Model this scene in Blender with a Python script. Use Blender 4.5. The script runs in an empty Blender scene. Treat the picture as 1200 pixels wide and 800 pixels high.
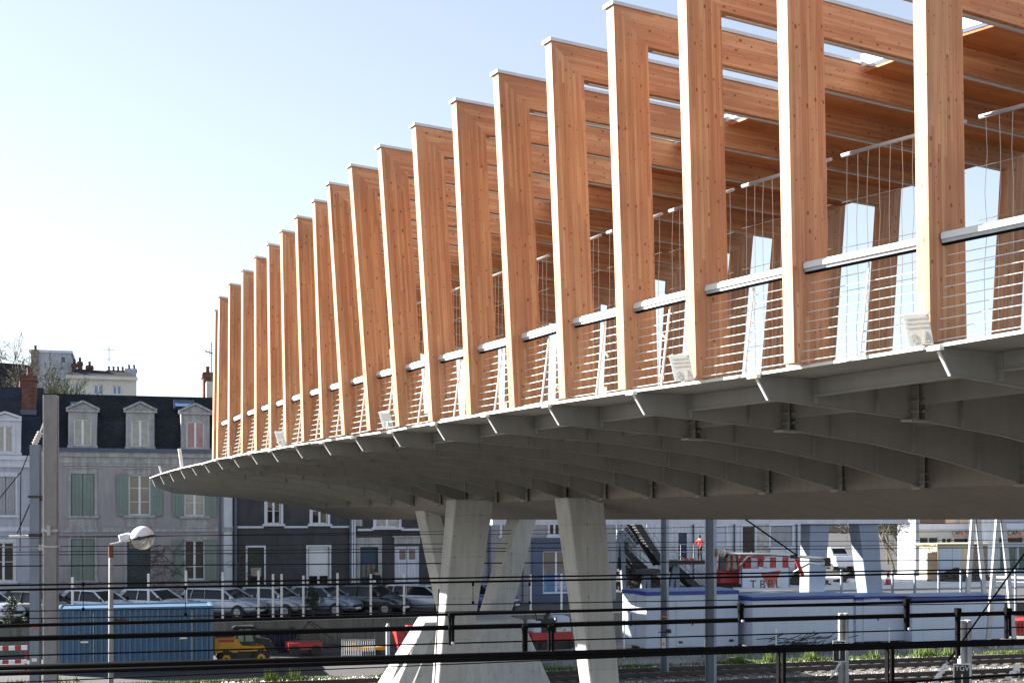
import bpy, math, random
from mathutils import Vector, Matrix
random.seed(7)
SC = bpy.context.scene
COL = SC.collection
F = 1500.0; H0 = 598.3; ZC = 6.6; CX = 600.0     # focal length and horizon in photo pixels, eye height above the track bed
R = math.radians
V = Vector
TA = R(16.5)
TD = V((math.cos(TA), math.sin(TA), 0)); ND = V((-math.sin(TA), math.cos(TA), 0))   # street direction and its normal
UA = R(28)
UD = V((math.cos(UA), math.sin(UA), 0))          # direction of the bridge's cross frames

def pt(x, y, D):            # a place seen at photo position x, y standing D metres out
    return V(((x-CX)*D/F, D, ZC+(H0-y)*D/F))
def dep(x, b):              # distance out of the line b metres back, seen at x
    return b/(ND.x*(x-CX)/F + ND.y)
def at(x, y, b):
    return pt(x, y, dep(x, b))
def along(x, b):            # running metre along the street
    p = at(x, H0, b); return p.dot(TD)
def zz(x, y, b):            # height above track bed
    return at(x, y, b).z

# ------------------------------------------------------------------ meshes
class MB:
    def __init__(s): s.v = []; s.f = []; s.sm = False
    def add(s, pts, faces):
        n = len(s.v); s.v += [V(p) for p in pts]; s.f += [tuple(i+n for i in q) for q in faces]; return s
    def poly(s, pts): return s.add(pts, [tuple(range(len(pts)))])
    def hexa(s, a, b):
        n = len(a)
        fs = [tuple(range(n))[::-1], tuple(range(n, 2*n))]
        for i in range(n):
            j = (i+1) % n; fs.append((i, j, j+n, i+n))
        return s.add(list(a)+list(b), fs)
    def box(s, x0, x1, y0, y1, z0, z1):
        return s.hexa([(x0,y0,z0),(x1,y0,z0),(x1,y1,z0),(x0,y1,z0)], [(x0,y0,z1),(x1,y0,z1),(x1,y1,z1),(x0,y1,z1)])
    def bar(s, p0, p1, w, h, up=(0,0,1)):
        p0 = V(p0); p1 = V(p1); d = (p1-p0).normalized(); up = V(up)
        r = d.cross(up)
        if r.length < 1e-4: r = d.cross(V((1,0,0)))
        r.normalize(); u = r.cross(d).normalized()
        q = [r*(-w/2)+u*(-h/2), r*(w/2)+u*(-h/2), r*(w/2)+u*(h/2), r*(-w/2)+u*(h/2)]
        return s.hexa([p0+k for k in q], [p1+k for k in q])
    def tube(s, pts, r, n=8, cap=True):
        pts = [V(p) for p in pts]
        rs = r if isinstance(r, (list, tuple)) else [r]*len(pts)
        base = len(s.v); prev = None
        for i, p in enumerate(pts):
            d = (pts[min(i+1, len(pts)-1)] - pts[max(i-1, 0)])
            if d.length < 1e-9: d = V((0,0,1))
            d.normalize()
            if prev is None:
                a = d.cross(V((0,0,1)))
                if a.length < .05: a = d.cross(V((1,0,0)))
                a.normalize()
            else:
                a = prev - d*prev.dot(d); a.normalize()
            prev = a; b2 = d.cross(a)
            for k in range(n):
                t = 2*math.pi*k/n
                s.v.append(p + (a*math.cos(t)+b2*math.sin(t))*rs[i])
        for i in range(len(pts)-1):
            for k in range(n):
                k2 = (k+1) % n; o = base+i*n
                s.f.append((o+k, o+k2, o+n+k2, o+n+k))
        if cap:
            s.f.append(tuple(base+k for k in range(n))[::-1]); s.f.append(tuple(base+(len(pts)-1)*n+k for k in range(n)))
        return s
    def loft(s, rings, cap=True):
        n = len(rings[0]); base = len(s.v)
        for r in rings: s.v += [V(p) for p in r]
        for i in range(len(rings)-1):
            for k in range(n):
                k2 = (k+1) % n; o = base+i*n
                s.f.append((o+k, o+k2, o+n+k2, o+n+k))
        if cap:
            s.f.append(tuple(base+k for k in range(n))[::-1]); s.f.append(tuple(base+(len(rings)-1)*n+k for k in range(n)))
        return s
    def sphere(s, c, r, n=12, m=8, a0=0, a1=math.pi, sc=(1,1,1)):
        rings = []
        for i in range(m+1):
            t = a0+(a1-a0)*i/m
            rr = max(math.sin(t), 1e-3)
            rings.append([V(c)+V((rr*math.cos(2*math.pi*k/n)*r*sc[0], rr*math.sin(2*math.pi*k/n)*r*sc[1], math.cos(t)*r*sc[2])) for k in range(n)])
        return s.loft(rings)
    def build(s, name, mat, parent=None, org=(0,0,0), grain=None, smooth=False, off=None, xf=None, bev=0, label=None):
        me = bpy.data.meshes.new(name); o3 = V(org)
        vs = [(xf @ v) if xf else v for v in s.v]
        me.from_pydata([tuple(v-o3) for v in vs], [], s.f); me.update()
        import bmesh
        bm = bmesh.new(); bm.from_mesh(me)
        bmesh.ops.recalc_face_normals(bm, faces=bm.faces)
        if bev: bmesh.ops.bevel(bm, geom=bm.edges[:], offset=bev, segments=1, affect='EDGES')
        uvl = bm.loops.layers.uv.new('UVMap')
        g = V(grain).normalized() if grain is not None else None
        ox, oy = off if off is not None else ((random.random()*20, random.random()*20) if g is not None else (0, 0))
        for f in bm.faces:
            n = f.normal
            if g is not None:
                a = g; b = n.cross(g)
                if b.length < .3:
                    a = n.orthogonal().normalized(); b = n.cross(a)
                b.normalize()
            elif abs(n.z) > .9: a = V((1,0,0)); b = V((0,1,0))
            else:
                a = V((-n.y, n.x, 0)).normalized(); b = n.cross(a)
            for l in f.loops:
                c = l.vert.co; l[uvl].uv = (c.dot(a)+ox, c.dot(b)+oy)
            f.smooth = smooth
        bm.to_mesh(me); bm.free()
        if mat: me.materials.append(MT[mat] if isinstance(mat, str) else mat)
        o = bpy.data.objects.new(name, me); COL.objects.link(o)
        if parent: o.parent = parent
        if label: o['label'] = label
        return o

def tag(o, label=None, cat=None, group=None, kind=None):
    if label: o['label'] = label
    if cat: o['category'] = cat
    if group: o['group'] = group
    if kind: o['kind'] = kind
    return o
def empty(name, loc, rz=0, label=None, cat=None, group=None):
    o = bpy.data.objects.new(name, None); COL.objects.link(o); o.location = loc; o.rotation_euler = (0,0,rz); o.empty_display_size = .3
    return tag(o, label, cat, group)
def struct(mb, name, mat, **k): return tag(mb.build(name, mat, **k), kind='structure')
def copy_tree(o, parent=None):
    c = o.copy(); COL.objects.link(c); c.parent = parent
    for ch in list(o.children): copy_tree(ch, c)
    return c
def text(s, size, mat, parent, loc, rot, name='lettering', ext=.004, align='CENTER'):
    cu = bpy.data.curves.new(name, 'FONT'); cu.body = s; cu.size = size; cu.extrude = ext; cu.align_x = align; cu.align_y = 'CENTER'
    t = bpy.data.objects.new('t', cu); COL.objects.link(t)
    bpy.context.view_layer.update()
    me = bpy.data.meshes.new_from_object(t.evaluated_get(bpy.context.evaluated_depsgraph_get()))
    bpy.data.objects.remove(t)
    o = bpy.data.objects.new(name, me); COL.objects.link(o); me.materials.clear(); me.materials.append(MT[mat])
    o.parent = parent; o.location = loc; o.rotation_euler = rot
    return o

# ------------------------------------------------------------------ materials
MT = {}
def newmat(name):
    m = bpy.data.materials.new(name); m.use_nodes = True; nt = m.node_tree
    return m, nt, nt.nodes, nt.links, nt.nodes['Principled BSDF']
def N(ns, t, **k):
    n = ns.new(t)
    for a, b in k.items(): setattr(n, a, b)
    return n
def math_(ns, ln, op, a, b=None, c=None):
    n = ns.new('ShaderNodeMath'); n.operation = op
    for i, x in enumerate((a, b, c)):
        if x is None: continue
        if isinstance(x, (int, float)): n.inputs[i].default_value = x
        else: ln.new(x, n.inputs[i])
    return n.outputs[0]
def ramp(ns, ln, fac, stops):
    r = ns.new('ShaderNodeValToRGB')
    e = r.color_ramp.elements
    while len(e) < len(stops): e.new(.5)
    for el, (p, c) in zip(e, stops): el.position = p; el.color = (*c, 1)
    ln.new(fac, r.inputs[0]); return r.outputs[0]
def mixc(ns, ln, fac, a, b, mode='MIX'):
    m = ns.new('ShaderNodeMix'); m.data_type = 'RGBA'; m.blend_type = mode
    for s, x in ((m.inputs[0], fac), (m.inputs[6], a), (m.inputs[7], b)):
        if isinstance(x, (int, float)): s.default_value = x
        elif isinstance(x, tuple): s.default_value = (*x, 1)
        else: ln.new(x, s)
    return m.outputs[2]
def noisy(name, c1, c2=None, scale=3, rough=.8, metal=0, bump=0, streak=0, fine=0, spec=.5, bscale=None, coat=0, form=False):
    """base colour mottled between c1 and c2, with optional rain streaks (stretched noise) and fine speckle"""
    m, nt, ns, ln, bs = newmat(name)
    tc = ns.new('ShaderNodeTexCoord'); c2 = c2 or tuple(x*.8 for x in c1)
    no = N(ns, 'ShaderNodeTexNoise'); no.inputs['Scale'].default_value = scale; no.inputs['Detail'].default_value = 6; no.inputs['Roughness'].default_value = .6
    ln.new(tc.outputs['Object'], no.inputs['Vector'])
    col = ramp(ns, ln, no.outputs[0], [(.3, c2), (.7, c1)])
    if streak:
        mp = ns.new('ShaderNodeMapping'); mp.inputs['Scale'].default_value = (3, 3, .25); ln.new(tc.outputs['Object'], mp.inputs[0])
        n2 = ns.new('ShaderNodeTexNoise'); n2.inputs['Scale'].default_value = 2.2; n2.inputs['Detail'].default_value = 5; ln.new(mp.outputs[0], n2.inputs['Vector'])
        st = ramp(ns, ln, n2.outputs[0], [(.35, (1-streak,)*3), (.62, (1,1,1))])
        col = mixc(ns, ln, 1.0, col, st, 'MULTIPLY')
    if fine:
        n3 = ns.new('ShaderNodeTexNoise'); n3.inputs['Scale'].default_value = scale*18; n3.inputs['Detail'].default_value = 3; ln.new(tc.outputs['Object'], n3.inputs['Vector'])
        st = ramp(ns, ln, n3.outputs[0], [(.35, (1-fine,)*3), (.65, (1,1,1))])
        col = mixc(ns, ln, 1.0, col, st, 'MULTIPLY')
    if form:    # shutter-board joints and tie holes
        uv = ns.new('ShaderNodeUVMap'); uv.uv_map = 'UVMap'
        br = ns.new('ShaderNodeTexBrick'); br.inputs['Scale'].default_value = 1; br.inputs['Brick Width'].default_value = 2.4; br.inputs['Row Height'].default_value = 1.25; br.inputs['Mortar Size'].default_value = .006; br.offset = 0
        br.inputs['Color1'].default_value = (1,1,1,1); br.inputs['Color2'].default_value = (.93,.93,.93,1); br.inputs['Mortar'].default_value = (.6,.58,.56,1); ln.new(uv.outputs[0], br.inputs['Vector'])
        col = mixc(ns, ln, 1.0, col, br.outputs[0], 'MULTIPLY')
        vs_ = N(ns, 'ShaderNodeVectorMath', operation='MULTIPLY'); vs_.inputs[1].default_value = (1/.8,1/.625,1); ln.new(uv.outputs[0], vs_.inputs[0])
        vo = ns.new('ShaderNodeTexVoronoi'); vo.voronoi_dimensions = '2D'; vo.inputs['Scale'].default_value = 1; vo.inputs['Randomness'].default_value = 0; ln.new(vs_.outputs[0], vo.inputs['Vector'])
        col = mixc(ns, ln, math_(ns, ln, 'MULTIPLY', math_(ns, ln, 'LESS_THAN', vo.outputs['Distance'], .035), .6), col, (.08,.08,.08))
    ln.new(col, bs.inputs['Base Color'])
    bs.inputs['Roughness'].default_value = rough; bs.inputs['Metallic'].default_value = metal
    bs.inputs['Specular IOR Level'].default_value = spec
    if coat: bs.inputs['Coat Weight'].default_value = coat; bs.inputs['Coat Roughness'].default_value = .05
    if bump:
        b = ns.new('ShaderNodeBump'); b.inputs['Strength'].default_value = bump; b.inputs['Distance'].default_value = .02
        nb = ns.new('ShaderNodeTexNoise'); nb.inputs['Scale'].default_value = bscale or scale*8; nb.inputs['Detail'].default_value = 4; ln.new(tc.outputs['Object'], nb.inputs['Vector'])
        ln.new(nb.outputs[0], b.inputs['Height']); ln.new(b.outputs[0], bs.inputs['Normal'])
    MT[name] = m; return m

def wood(name, A, B, C, lam=.047, knots=True):
    m, nt, ns, ln, bs = newmat(name)
    uv = ns.new('ShaderNodeUVMap'); uv.uv_map = 'UVMap'
    sp = ns.new('ShaderNodeSeparateXYZ'); ln.new(uv.outputs[0], sp.inputs[0]); u, v = sp.outputs[0], sp.outputs[1]
    row = math_(ns, ln, 'FLOOR', math_(ns, ln, 'DIVIDE', v, lam))
    wr = N(ns, 'ShaderNodeTexWhiteNoise', noise_dimensions='1D'); ln.new(row, wr.inputs['W'])
    # finger-jointed lengths inside each lamella
    seg = math_(ns, ln, 'FLOOR', math_(ns, ln, 'ADD', math_(ns, ln, 'DIVIDE', u, 2.3), math_(ns, ln, 'MULTIPLY', wr.outputs[0], 9)))
    cb = ns.new('ShaderNodeCombineXYZ'); ln.new(row, cb.inputs[0]); ln.new(seg, cb.inputs[1])
    w2 = N(ns, 'ShaderNodeTexWhiteNoise', noise_dimensions='2D'); ln.new(cb.outputs[0], w2.inputs['Vector'])
    base = ramp(ns, ln, w2.outputs[0], [(0, A), (.55, B), (1, C)])
    # streaky grain
    g = ns.new('ShaderNodeCombineXYZ'); ln.new(math_(ns, ln, 'MULTIPLY', u, .9), g.inputs[0]); ln.new(math_(ns, ln, 'MULTIPLY', v, 42), g.inputs[1]); ln.new(math_(ns, ln, 'MULTIPLY', row, 3.7), g.inputs[2])
    gn = ns.new('ShaderNodeTexNoise'); gn.inputs['Scale'].default_value = 1.6; gn.inputs['Detail'].default_value = 5; gn.inputs['Distortion'].default_value = .4; ln.new(g.outputs[0], gn.inputs['Vector'])
    gr = ramp(ns, ln, gn.outputs[0], [(.32, (.74,.66,.6)), (.55, (1,1,1)), (.75, (1.07,1.05,1.02))])
    col = mixc(ns, ln, .8, base, gr, 'MULTIPLY')
    # broad tone drift
    bn = ns.new('ShaderNodeTexNoise'); bn.inputs['Scale'].default_value = .9; bn.inputs['Detail'].default_value = 3; ln.new(uv.outputs[0], bn.inputs['Vector'])
    col = mixc(ns, ln, 1.0, col, ramp(ns, ln, bn.outputs[0], [(.3, (.84,.83,.83)), (.7, (1.06,1.06,1.05))]), 'MULTIPLY')
    oi_ = ns.new('ShaderNodeObjectInfo'); col = mixc(ns, ln, 1.0, col, ramp(ns, ln, oi_.outputs['Random'], [(0, (.90,.87,.84)), (.5, (1,1,1)), (1, (1.06,1.07,1.09))]), 'MULTIPLY')
    # lamella glue line
    fr = math_(ns, ln, 'FRACT', math_(ns, ln, 'DIVIDE', v, lam))
    gl = math_(ns, ln, 'LESS_THAN', fr, .05)
    col = mixc(ns, ln, math_(ns, ln, 'MULTIPLY', gl, .28), col, (.25,.11,.05))
    if knots:
        for (su, sv, thr, keep) in ((4.6, 7.0, .125, .5), (8.5, 12.0, .10, .6), (15, 19, .10, .72)):
            k = ns.new('ShaderNodeCombineXYZ'); ln.new(math_(ns, ln, 'MULTIPLY', u, su), k.inputs[0]); ln.new(math_(ns, ln, 'MULTIPLY', v, sv), k.inputs[1])
            nz = ns.new('ShaderNodeTexNoise'); nz.inputs['Scale'].default_value = 3; ln.new(k.outputs[0], nz.inputs['Vector'])
            ad = N(ns, 'ShaderNodeVectorMath', operation='MULTIPLY_ADD'); ln.new(nz.outputs[1], ad.inputs[0]); ad.inputs[1].default_value = (.12,.12,0); ln.new(k.outputs[0], ad.inputs[2])
            vo = ns.new('ShaderNodeTexVoronoi'); vo.voronoi_dimensions = '2D'; vo.inputs['Scale'].default_value = 1; ln.new(ad.outputs[0], vo.inputs['Vector'])
            sc = ns.new('ShaderNodeSeparateColor'); ln.new(vo.outputs['Color'], sc.inputs[0])
            kp = math_(ns, ln, 'GREATER_THAN', sc.outputs[0], keep)
            siz = math_(ns, ln, 'MULTIPLY', sc.outputs[1], thr)
            d = math_(ns, ln, 'SUBTRACT', math_(ns, ln, 'ADD', siz, .03), vo.outputs['Distance'])
            ms = math_(ns, ln, 'MULTIPLY', math_(ns, ln, 'MULTIPLY', d, 22), kp); ms.node.use_clamp = True
            col = mixc(ns, ln, math_(ns, ln, 'MULTIPLY', ms, .8), col, (.16,.05,.015))
    ln.new(col, bs.inputs['Base Color'])
    bs.inputs['Roughness'].default_value = .62; bs.inputs['Specular IOR Level'].default_value = .3
    b = ns.new('ShaderNodeBump'); b.inputs['Strength'].default_value = .12; b.inputs['Distance'].default_value = .004
    ln.new(gn.outputs[0], b.inputs['Height']); ln.new(b.outputs[0], bs.inputs['Normal'])
    MT[name] = m
wood('larch', (.42,.21,.118), (.49,.27,.152), (.56,.35,.20))
wood('ceiling_wood', (.46,.15,.045), (.50,.18,.06), (.54,.22,.08), lam=.14)  # orange deepened to carry the warm bounced light under the roof
wood('weathered_timber', (.35,.25,.16), (.40,.29,.19), (.44,.32,.2), lam=.2, knots=False)

def slate(name, c1, c2, moss=0):
    m, nt, ns, ln, bs = newmat(name)
    uv = ns.new('ShaderNodeUVMap'); uv.uv_map = 'UVMap'
    br = ns.new('ShaderNodeTexBrick'); br.inputs['Scale'].default_value = 1; br.inputs['Brick Width'].default_value = .24; br.inputs['Row Height'].default_value = .14
    br.inputs['Mortar Size'].default_value = .008; br.inputs['Color1'].default_value = (*c1,1); br.inputs['Color2'].default_value = (*c2,1); br.inputs['Mortar'].default_value = (.004,.004,.006,1)
    ln.new(uv.outputs[0], br.inputs['Vector'])
    no = ns.new('ShaderNodeTexNoise'); no.inputs['Scale'].default_value = 1.3; no.inputs['Detail'].default_value = 8; no.inputs['Roughness'].default_value = .7; ln.new(uv.outputs[0], no.inputs['Vector'])
    col = mixc(ns, ln, 1.0, br.outputs[0], ramp(ns, ln, no.outputs[0], [(.3,(.6,.6,.6)),(.7,(1.35,1.35,1.3))]), 'MULTIPLY')
    if moss:
        n2 = ns.new('ShaderNodeTexNoise'); n2.inputs['Scale'].default_value = 9; n2.inputs['Detail'].default_value = 5; ln.new(uv.outputs[0], n2.inputs['Vector'])
        f = ramp(ns, ln, n2.outputs[0], [(.62,(0,0,0)),(.7,(1,1,1))])
        col = mixc(ns, ln, math_(ns, ln, 'MULTIPLY', f, moss), col, (.13,.12,.09))
    ln.new(col, bs.inputs['Base Color']); bs.inputs['Roughness'].default_value = .75; bs.inputs['Specular IOR Level'].default_value = .15
    b = ns.new('ShaderNodeBump'); b.inputs['Distance'].default_value = .01; b.inputs['Strength'].default_value = .6; ln.new(br.outputs['Fac'], b.inputs['Height']); b.invert = True; ln.new(b.outputs[0], bs.inputs['Normal'])
    MT[name] = m
slate('slate_black', (.013,.015,.021), (.021,.024,.031), .35)
slate('slate_blue', (.022,.030,.048), (.030,.038,.058))
def brick(name, c1, c2, mo, bw=.22, rh=.07):
    m, nt, ns, ln, bs = newmat(name)
    uv = ns.new('ShaderNodeUVMap'); uv.uv_map = 'UVMap'
    br = ns.new('ShaderNodeTexBrick'); br.inputs['Scale'].default_value = 1; br.inputs['Brick Width'].default_value = bw; br.inputs['Row Height'].default_value = rh
    br.inputs['Mortar Size'].default_value = .008; br.inputs['Color1'].default_value = (*c1,1); br.inputs['Color2'].default_value = (*c2,1); br.inputs['Mortar'].default_value = (*mo,1)
    ln.new(uv.outputs[0], br.inputs['Vector'])
    no = ns.new('ShaderNodeTexNoise'); no.inputs['Scale'].default_value = 4; no.inputs['Detail'].default_value = 6; ln.new(uv.outputs[0], no.inputs['Vector'])
    col = mixc(ns, ln, 1.0, br.outputs[0], ramp(ns, ln, no.outputs[0], [(.3,(.6,.6,.6)),(.7,(1.2,1.2,1.2))]), 'MULTIPLY')
    ln.new(col, bs.inputs['Base Color']); bs.inputs['Roughness'].default_value = .9; MT[name] = m
brick('red_brick', (.11,.035,.025), (.17,.06,.04), (.11,.09,.075))
brick('ashlar', (.42,.39,.34), (.50,.47,.41), (.25,.23,.2), .55, .3)
brick('rubble_stone', (.20,.17,.13), (.30,.26,.20), (.14,.12,.1), .16, .13)
brick('pale_ashlar', (.45,.43,.40), (.50,.48,.45), (.33,.31,.29), .5, .28)

noisy('rib_steel', (.265,.265,.25), (.23,.23,.217), 1.2, .55, bump=.03, streak=.09)
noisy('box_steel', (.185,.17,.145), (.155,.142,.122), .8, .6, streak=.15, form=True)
noisy('white_metal', (.75,.75,.73), (.68,.68,.66), 3, .45)
noisy('galv', (.42,.43,.45), (.34,.35,.37), 8, .45, metal=.3)
noisy('stainless', (.62,.61,.58), (.55,.54,.52), 5, .28, metal=.85)
noisy('flashing', (.50,.53,.56), (.42,.45,.48), 4, .4, metal=.4)
noisy('concrete', (.47,.475,.465), (.40,.405,.395), 1.1, .8, bump=.15, streak=.16, fine=.10, form=True)
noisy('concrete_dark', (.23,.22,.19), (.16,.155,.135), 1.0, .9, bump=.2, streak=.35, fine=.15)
noisy('pole_concrete', (.26,.265,.27), (.21,.215,.22), 3, .85, bump=.15, streak=.12, fine=.12)
noisy('pole_steel', (.19,.23,.29), (.16,.195,.25), 3, .5, streak=.12)
noisy('black_bar', (.006,.006,.007), (.009,.008,.008), 12, .85, spec=.02)
noisy('cable_black', (.006,.006,.0065), (.008,.007,.007), 20, .9, spec=.02)
noisy('wire', (.015,.015,.017), (.02,.018,.018), 20, .9, spec=.03)
noisy('render_pink', (.35,.325,.335), (.285,.268,.278), 1.1, .92, bump=.1, streak=.14, fine=.06)
noisy('render_pale', (.42,.45,.51), (.36,.385,.44), 1.0, .92, bump=.1, streak=.15, fine=.05)
noisy('render_dark', (.072,.072,.078), (.042,.043,.049), 1.6, .95, bump=.3, streak=.12, fine=.2)
noisy('render_lilac', (.31,.30,.31), (.27,.26,.27), 1.2, .92, bump=.1, streak=.12)
noisy('render_cream', (.60,.58,.53), (.54,.52,.475), .8, .9, streak=.1)
noisy('render_white', (.70,.72,.76), (.6,.62,.66), .9, .9, streak=.2)
noisy('stone_trim', (.45,.455,.45), (.32,.325,.325), 3, .9, bump=.2, streak=.3, fine=.15)
noisy('stone_white', (.60,.62,.68), (.50,.52,.58), 2, .9, streak=.1)
noisy('shutter_green', (.20,.25,.22), (.165,.21,.185), 2, .7, streak=.15)
noisy('shutter_grey', (.34,.355,.37), (.30,.31,.33), 2, .7, streak=.12)
noisy('door_teal', (.018,.042,.055), (.012,.03,.042), 3, .45)
noisy('door_green', (.012,.028,.024), (.01,.02,.018), 3, .45)
noisy('door_navy', (.02,.045,.09), (.015,.035,.07), 3, .5)
noisy('door_white', (.55,.58,.66), (.50,.53,.60), 2, .6, streak=.08)
noisy('paint_white', (.66,.68,.72), (.6,.62,.66), 4, .5)
noisy('shop_blue', (.055,.085,.16), (.045,.07,.135), 2, .5, streak=.08)
noisy('gutter', (.075,.10,.15), (.055,.075,.11), 3, .5, metal=.2)
noisy('container_blue', (.085,.175,.30), (.065,.145,.255), 1.2, .5, streak=.12, fine=.05)
noisy('container_navy', (.012,.02,.06), (.01,.015,.045), 1.5, .5)
noisy('red_paint', (.42,.03,.03), (.35,.025,.028), 2, .45, streak=.1)
noisy('jcb_yellow', (.65,.32,.015), (.55,.27,.015), 2, .4, streak=.08)
noisy('black_plastic', (.02,.02,.022), (.014,.014,.016), 6, .5)
noisy('tyre', (.022,.021,.02), (.04,.038,.035), 10, .85)
noisy('rim_orange', (.7,.33,.02), (.55,.26,.02), 6, .5)
noisy('rim_silver', (.45,.46,.48), (.35,.36,.38), 9, .35, metal=.6)
noisy('cabin_white', (.47,.53,.63), (.42,.48,.58), 1.0, .55, streak=.03)
noisy('landing_leg', (.22,.27,.35), (.19,.235,.31), 2, .6, streak=.05)
noisy('cabin_blue', (.012,.035,.25), (.01,.03,.2), 1.5, .45, streak=.06)
noisy('cabin_roof', (.10,.17,.30), (.08,.14,.25), 2, .6)
noisy('muted_red', (.42,.12,.09), (.36,.10,.08), 3, .7)
noisy('rusty', (.16,.06,.03), (.09,.04,.025), 14, .9)
noisy('stair_steel', (.045,.045,.05), (.03,.03,.034), 4, .6, metal=.2)
noisy('bark', (.12,.105,.08), (.08,.07,.055), 6, .95, bump=.4)
noisy('bark_green', (.12,.13,.07), (.08,.085,.05), 6, .95, bump=.4)
noisy('leaf_dark', (.03,.055,.028), (.02,.035,.02), 4, .7)
noisy('grass', (.13,.19,.025), (.06,.10,.015), 1.5, .8)
noisy('asphalt', (.075,.075,.078), (.05,.05,.053), .6, .9, bump=.2, fine=.2)
noisy('pavement', (.38,.37,.35), (.30,.295,.28), .7, .9, fine=.1)
noisy('floor_dark', (.13,.115,.10), (.10,.09,.08), 2, .85)
noisy('kerb_stone', (.62,.60,.56), (.5,.48,.45), 2, .85)
noisy('earth', (.10,.085,.07), (.06,.052,.045), 2, .95, bump=.6, fine=.3)
noisy('rail_steel', (.05,.035,.028), (.03,.022,.018), 4, .55, metal=.4)
noisy('sleeper', (.10,.085,.075), (.07,.06,.05), 4, .9)
noisy('cloth_red', (.50,.03,.03), (.38,.02,.025), 9, .85)
noisy('cloth_dark', (.018,.019,.024), (.012,.012,.015), 9, .9)
noisy('skin', (.48,.27,.19), (.42,.23,.16), 9, .6)
noisy('hair', (.03,.02,.015), (.02,.013,.01), 20, .7)
noisy('sign_black', (.01,.01,.011), (.013,.013,.014), 6, .45)
noisy('sign_white', (.75,.75,.74), (.68,.68,.67), 6, .5)
noisy('cap_black', (.012,.012,.014), (.016,.016,.018), 6, .5)
noisy('cap_orange', (.65,.16,.07), (.55,.13,.06), 6, .5)
noisy('grey_band', (.40,.385,.37), (.36,.35,.335), 1.5, .8)
noisy('brown_clad', (.16,.09,.07), (.11,.065,.055), 3, .8)
noisy('peach', (.62,.44,.32), (.56,.40,.29), 2, .8)
noisy('ceramic', (.58,.55,.50), (.5,.47,.43), 5, .4)
noisy('plate_grey', (.60,.64,.63), (.54,.58,.57), 2, .3)
noisy('text_grey', (.48,.52,.52), (.44,.48,.48), 5, .6)
noisy('text_blue', (.3,.35,.4), None, 5, .6)
noisy('kiosk_cream', (.60,.52,.35), (.52,.45,.30), 1.5, .8, streak=.15)
noisy('green_glass', (.10,.16,.13), (.06,.10,.085), 2, .08)
def glass(name, c1, c2, scale=1.5, rough=.04):
    noisy(name, c1, c2, scale, rough, spec=.7)
glass('pane_dark', (.02,.022,.025), (.006,.007,.008), 2.5)
glass('pane_curtain', (.34,.33,.30), (.20,.19,.17), 5, .1)
glass('pane_brown', (.17,.14,.12), (.12,.10,.09), 2, .1)
glass('pane_pink', (.17,.07,.085), (.22,.22,.26), 2.2, .1)
glass('pane_blue', (.12,.22,.42), (.08,.15,.30), .6, .06)
noisy('car_glass', (.012,.015,.02), (.006,.008,.01), 2, .08, spec=.3)
for nm, c in (('white', (.62,.66,.74)), ('silver', (.35,.38,.43)), ('greyblue', (.22,.27,.35)), ('dark', (.022,.025,.033)), ('blue', (.03,.06,.22)), ('darkred', (.2,.02,.025)), ('wagon', (.42,.46,.54))):
    noisy('car_'+nm, c, tuple(x*.93 for x in c), 2, .3, metal=.25 if nm in ('silver','greyblue','wagon') else 0, coat=.8)
noisy('lamp_red', (.35,.02,.02), None, 4, .2)
noisy('lamp_clear', (.75,.78,.8), None, 4, .1)
def clearglass(name, col, alpha):
    m, nt, ns, ln, bs = newmat(name)
    bs.inputs['Base Color'].default_value = (*col,1); bs.inputs['Roughness'].default_value = .08; bs.inputs['Alpha'].default_value = alpha
    no = ns.new('ShaderNodeTexNoise'); no.inputs['Scale'].default_value = 12; ln.new(ramp(ns, ln, no.outputs[0], [(.3, tuple(x*.85 for x in col)), (.7, col)]), bs.inputs['Base Color'])
    MT[name] = m
def backlit(name, c):
    m, nt, ns, ln, bs = newmat(name)
    no = ns.new('ShaderNodeTexNoise'); no.inputs['Scale'].default_value = 6; col = ramp(ns, ln, no.outputs[0], [(.3, tuple(x*.94 for x in c)), (.7, c)])
    d = ns.new('ShaderNodeBsdfDiffuse'); t = ns.new('ShaderNodeBsdfTranslucent'); mx = ns.new('ShaderNodeMixShader'); mx.inputs[0].default_value = .5
    ln.new(col, d.inputs[0]); ln.new(col, t.inputs[0]); ln.new(d.outputs[0], mx.inputs[1]); ln.new(t.outputs[0], mx.inputs[2]); ln.new(mx.outputs[0], ns['Material Output'].inputs[0]); MT[name] = m
backlit('plate_frosted', (.80,.84,.83))
clearglass('globe_clear', (.7,.72,.7), .35)
def gravel(name, c1, c2, sc):
    m, nt, ns, ln, bs = newmat(name)
    tc = ns.new('ShaderNodeTexCoord')
    vo = ns.new('ShaderNodeTexVoronoi'); vo.inputs['Scale'].default_value = sc; ln.new(tc.outputs['Object'], vo.inputs['Vector'])
    s = ns.new('ShaderNodeSeparateColor'); ln.new(vo.outputs['Color'], s.inputs[0])
    col = ramp(ns, ln, s.outputs[0], [(0, c2), (.7, c1), (1, tuple(min(1, x*1.8) for x in c1))])
    no = ns.new('ShaderNodeTexNoise'); no.inputs['Scale'].default_value = .35; no.inputs['Detail'].default_value = 6; ln.new(tc.outputs['Object'], no.inputs['Vector'])
    col = mixc(ns, ln, 1.0, col, ramp(ns, ln, no.outputs[0], [(.35,(.55,.52,.48)),(.65,(1.15,1.15,1.15))]), 'MULTIPLY')
    ln.new(col, bs.inputs['Base Color']); bs.inputs['Roughness'].default_value = .95
    b = ns.new('ShaderNodeBump'); b.inputs['Distance'].default_value = .03; ln.new(vo.outputs['Distance'], b.inputs['Height']); b.invert = True; ln.new(b.outputs[0], bs.inputs['Normal'])
    MT[name] = m
gravel('ballast', (.11,.10,.092), (.035,.032,.03), 16)
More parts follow.
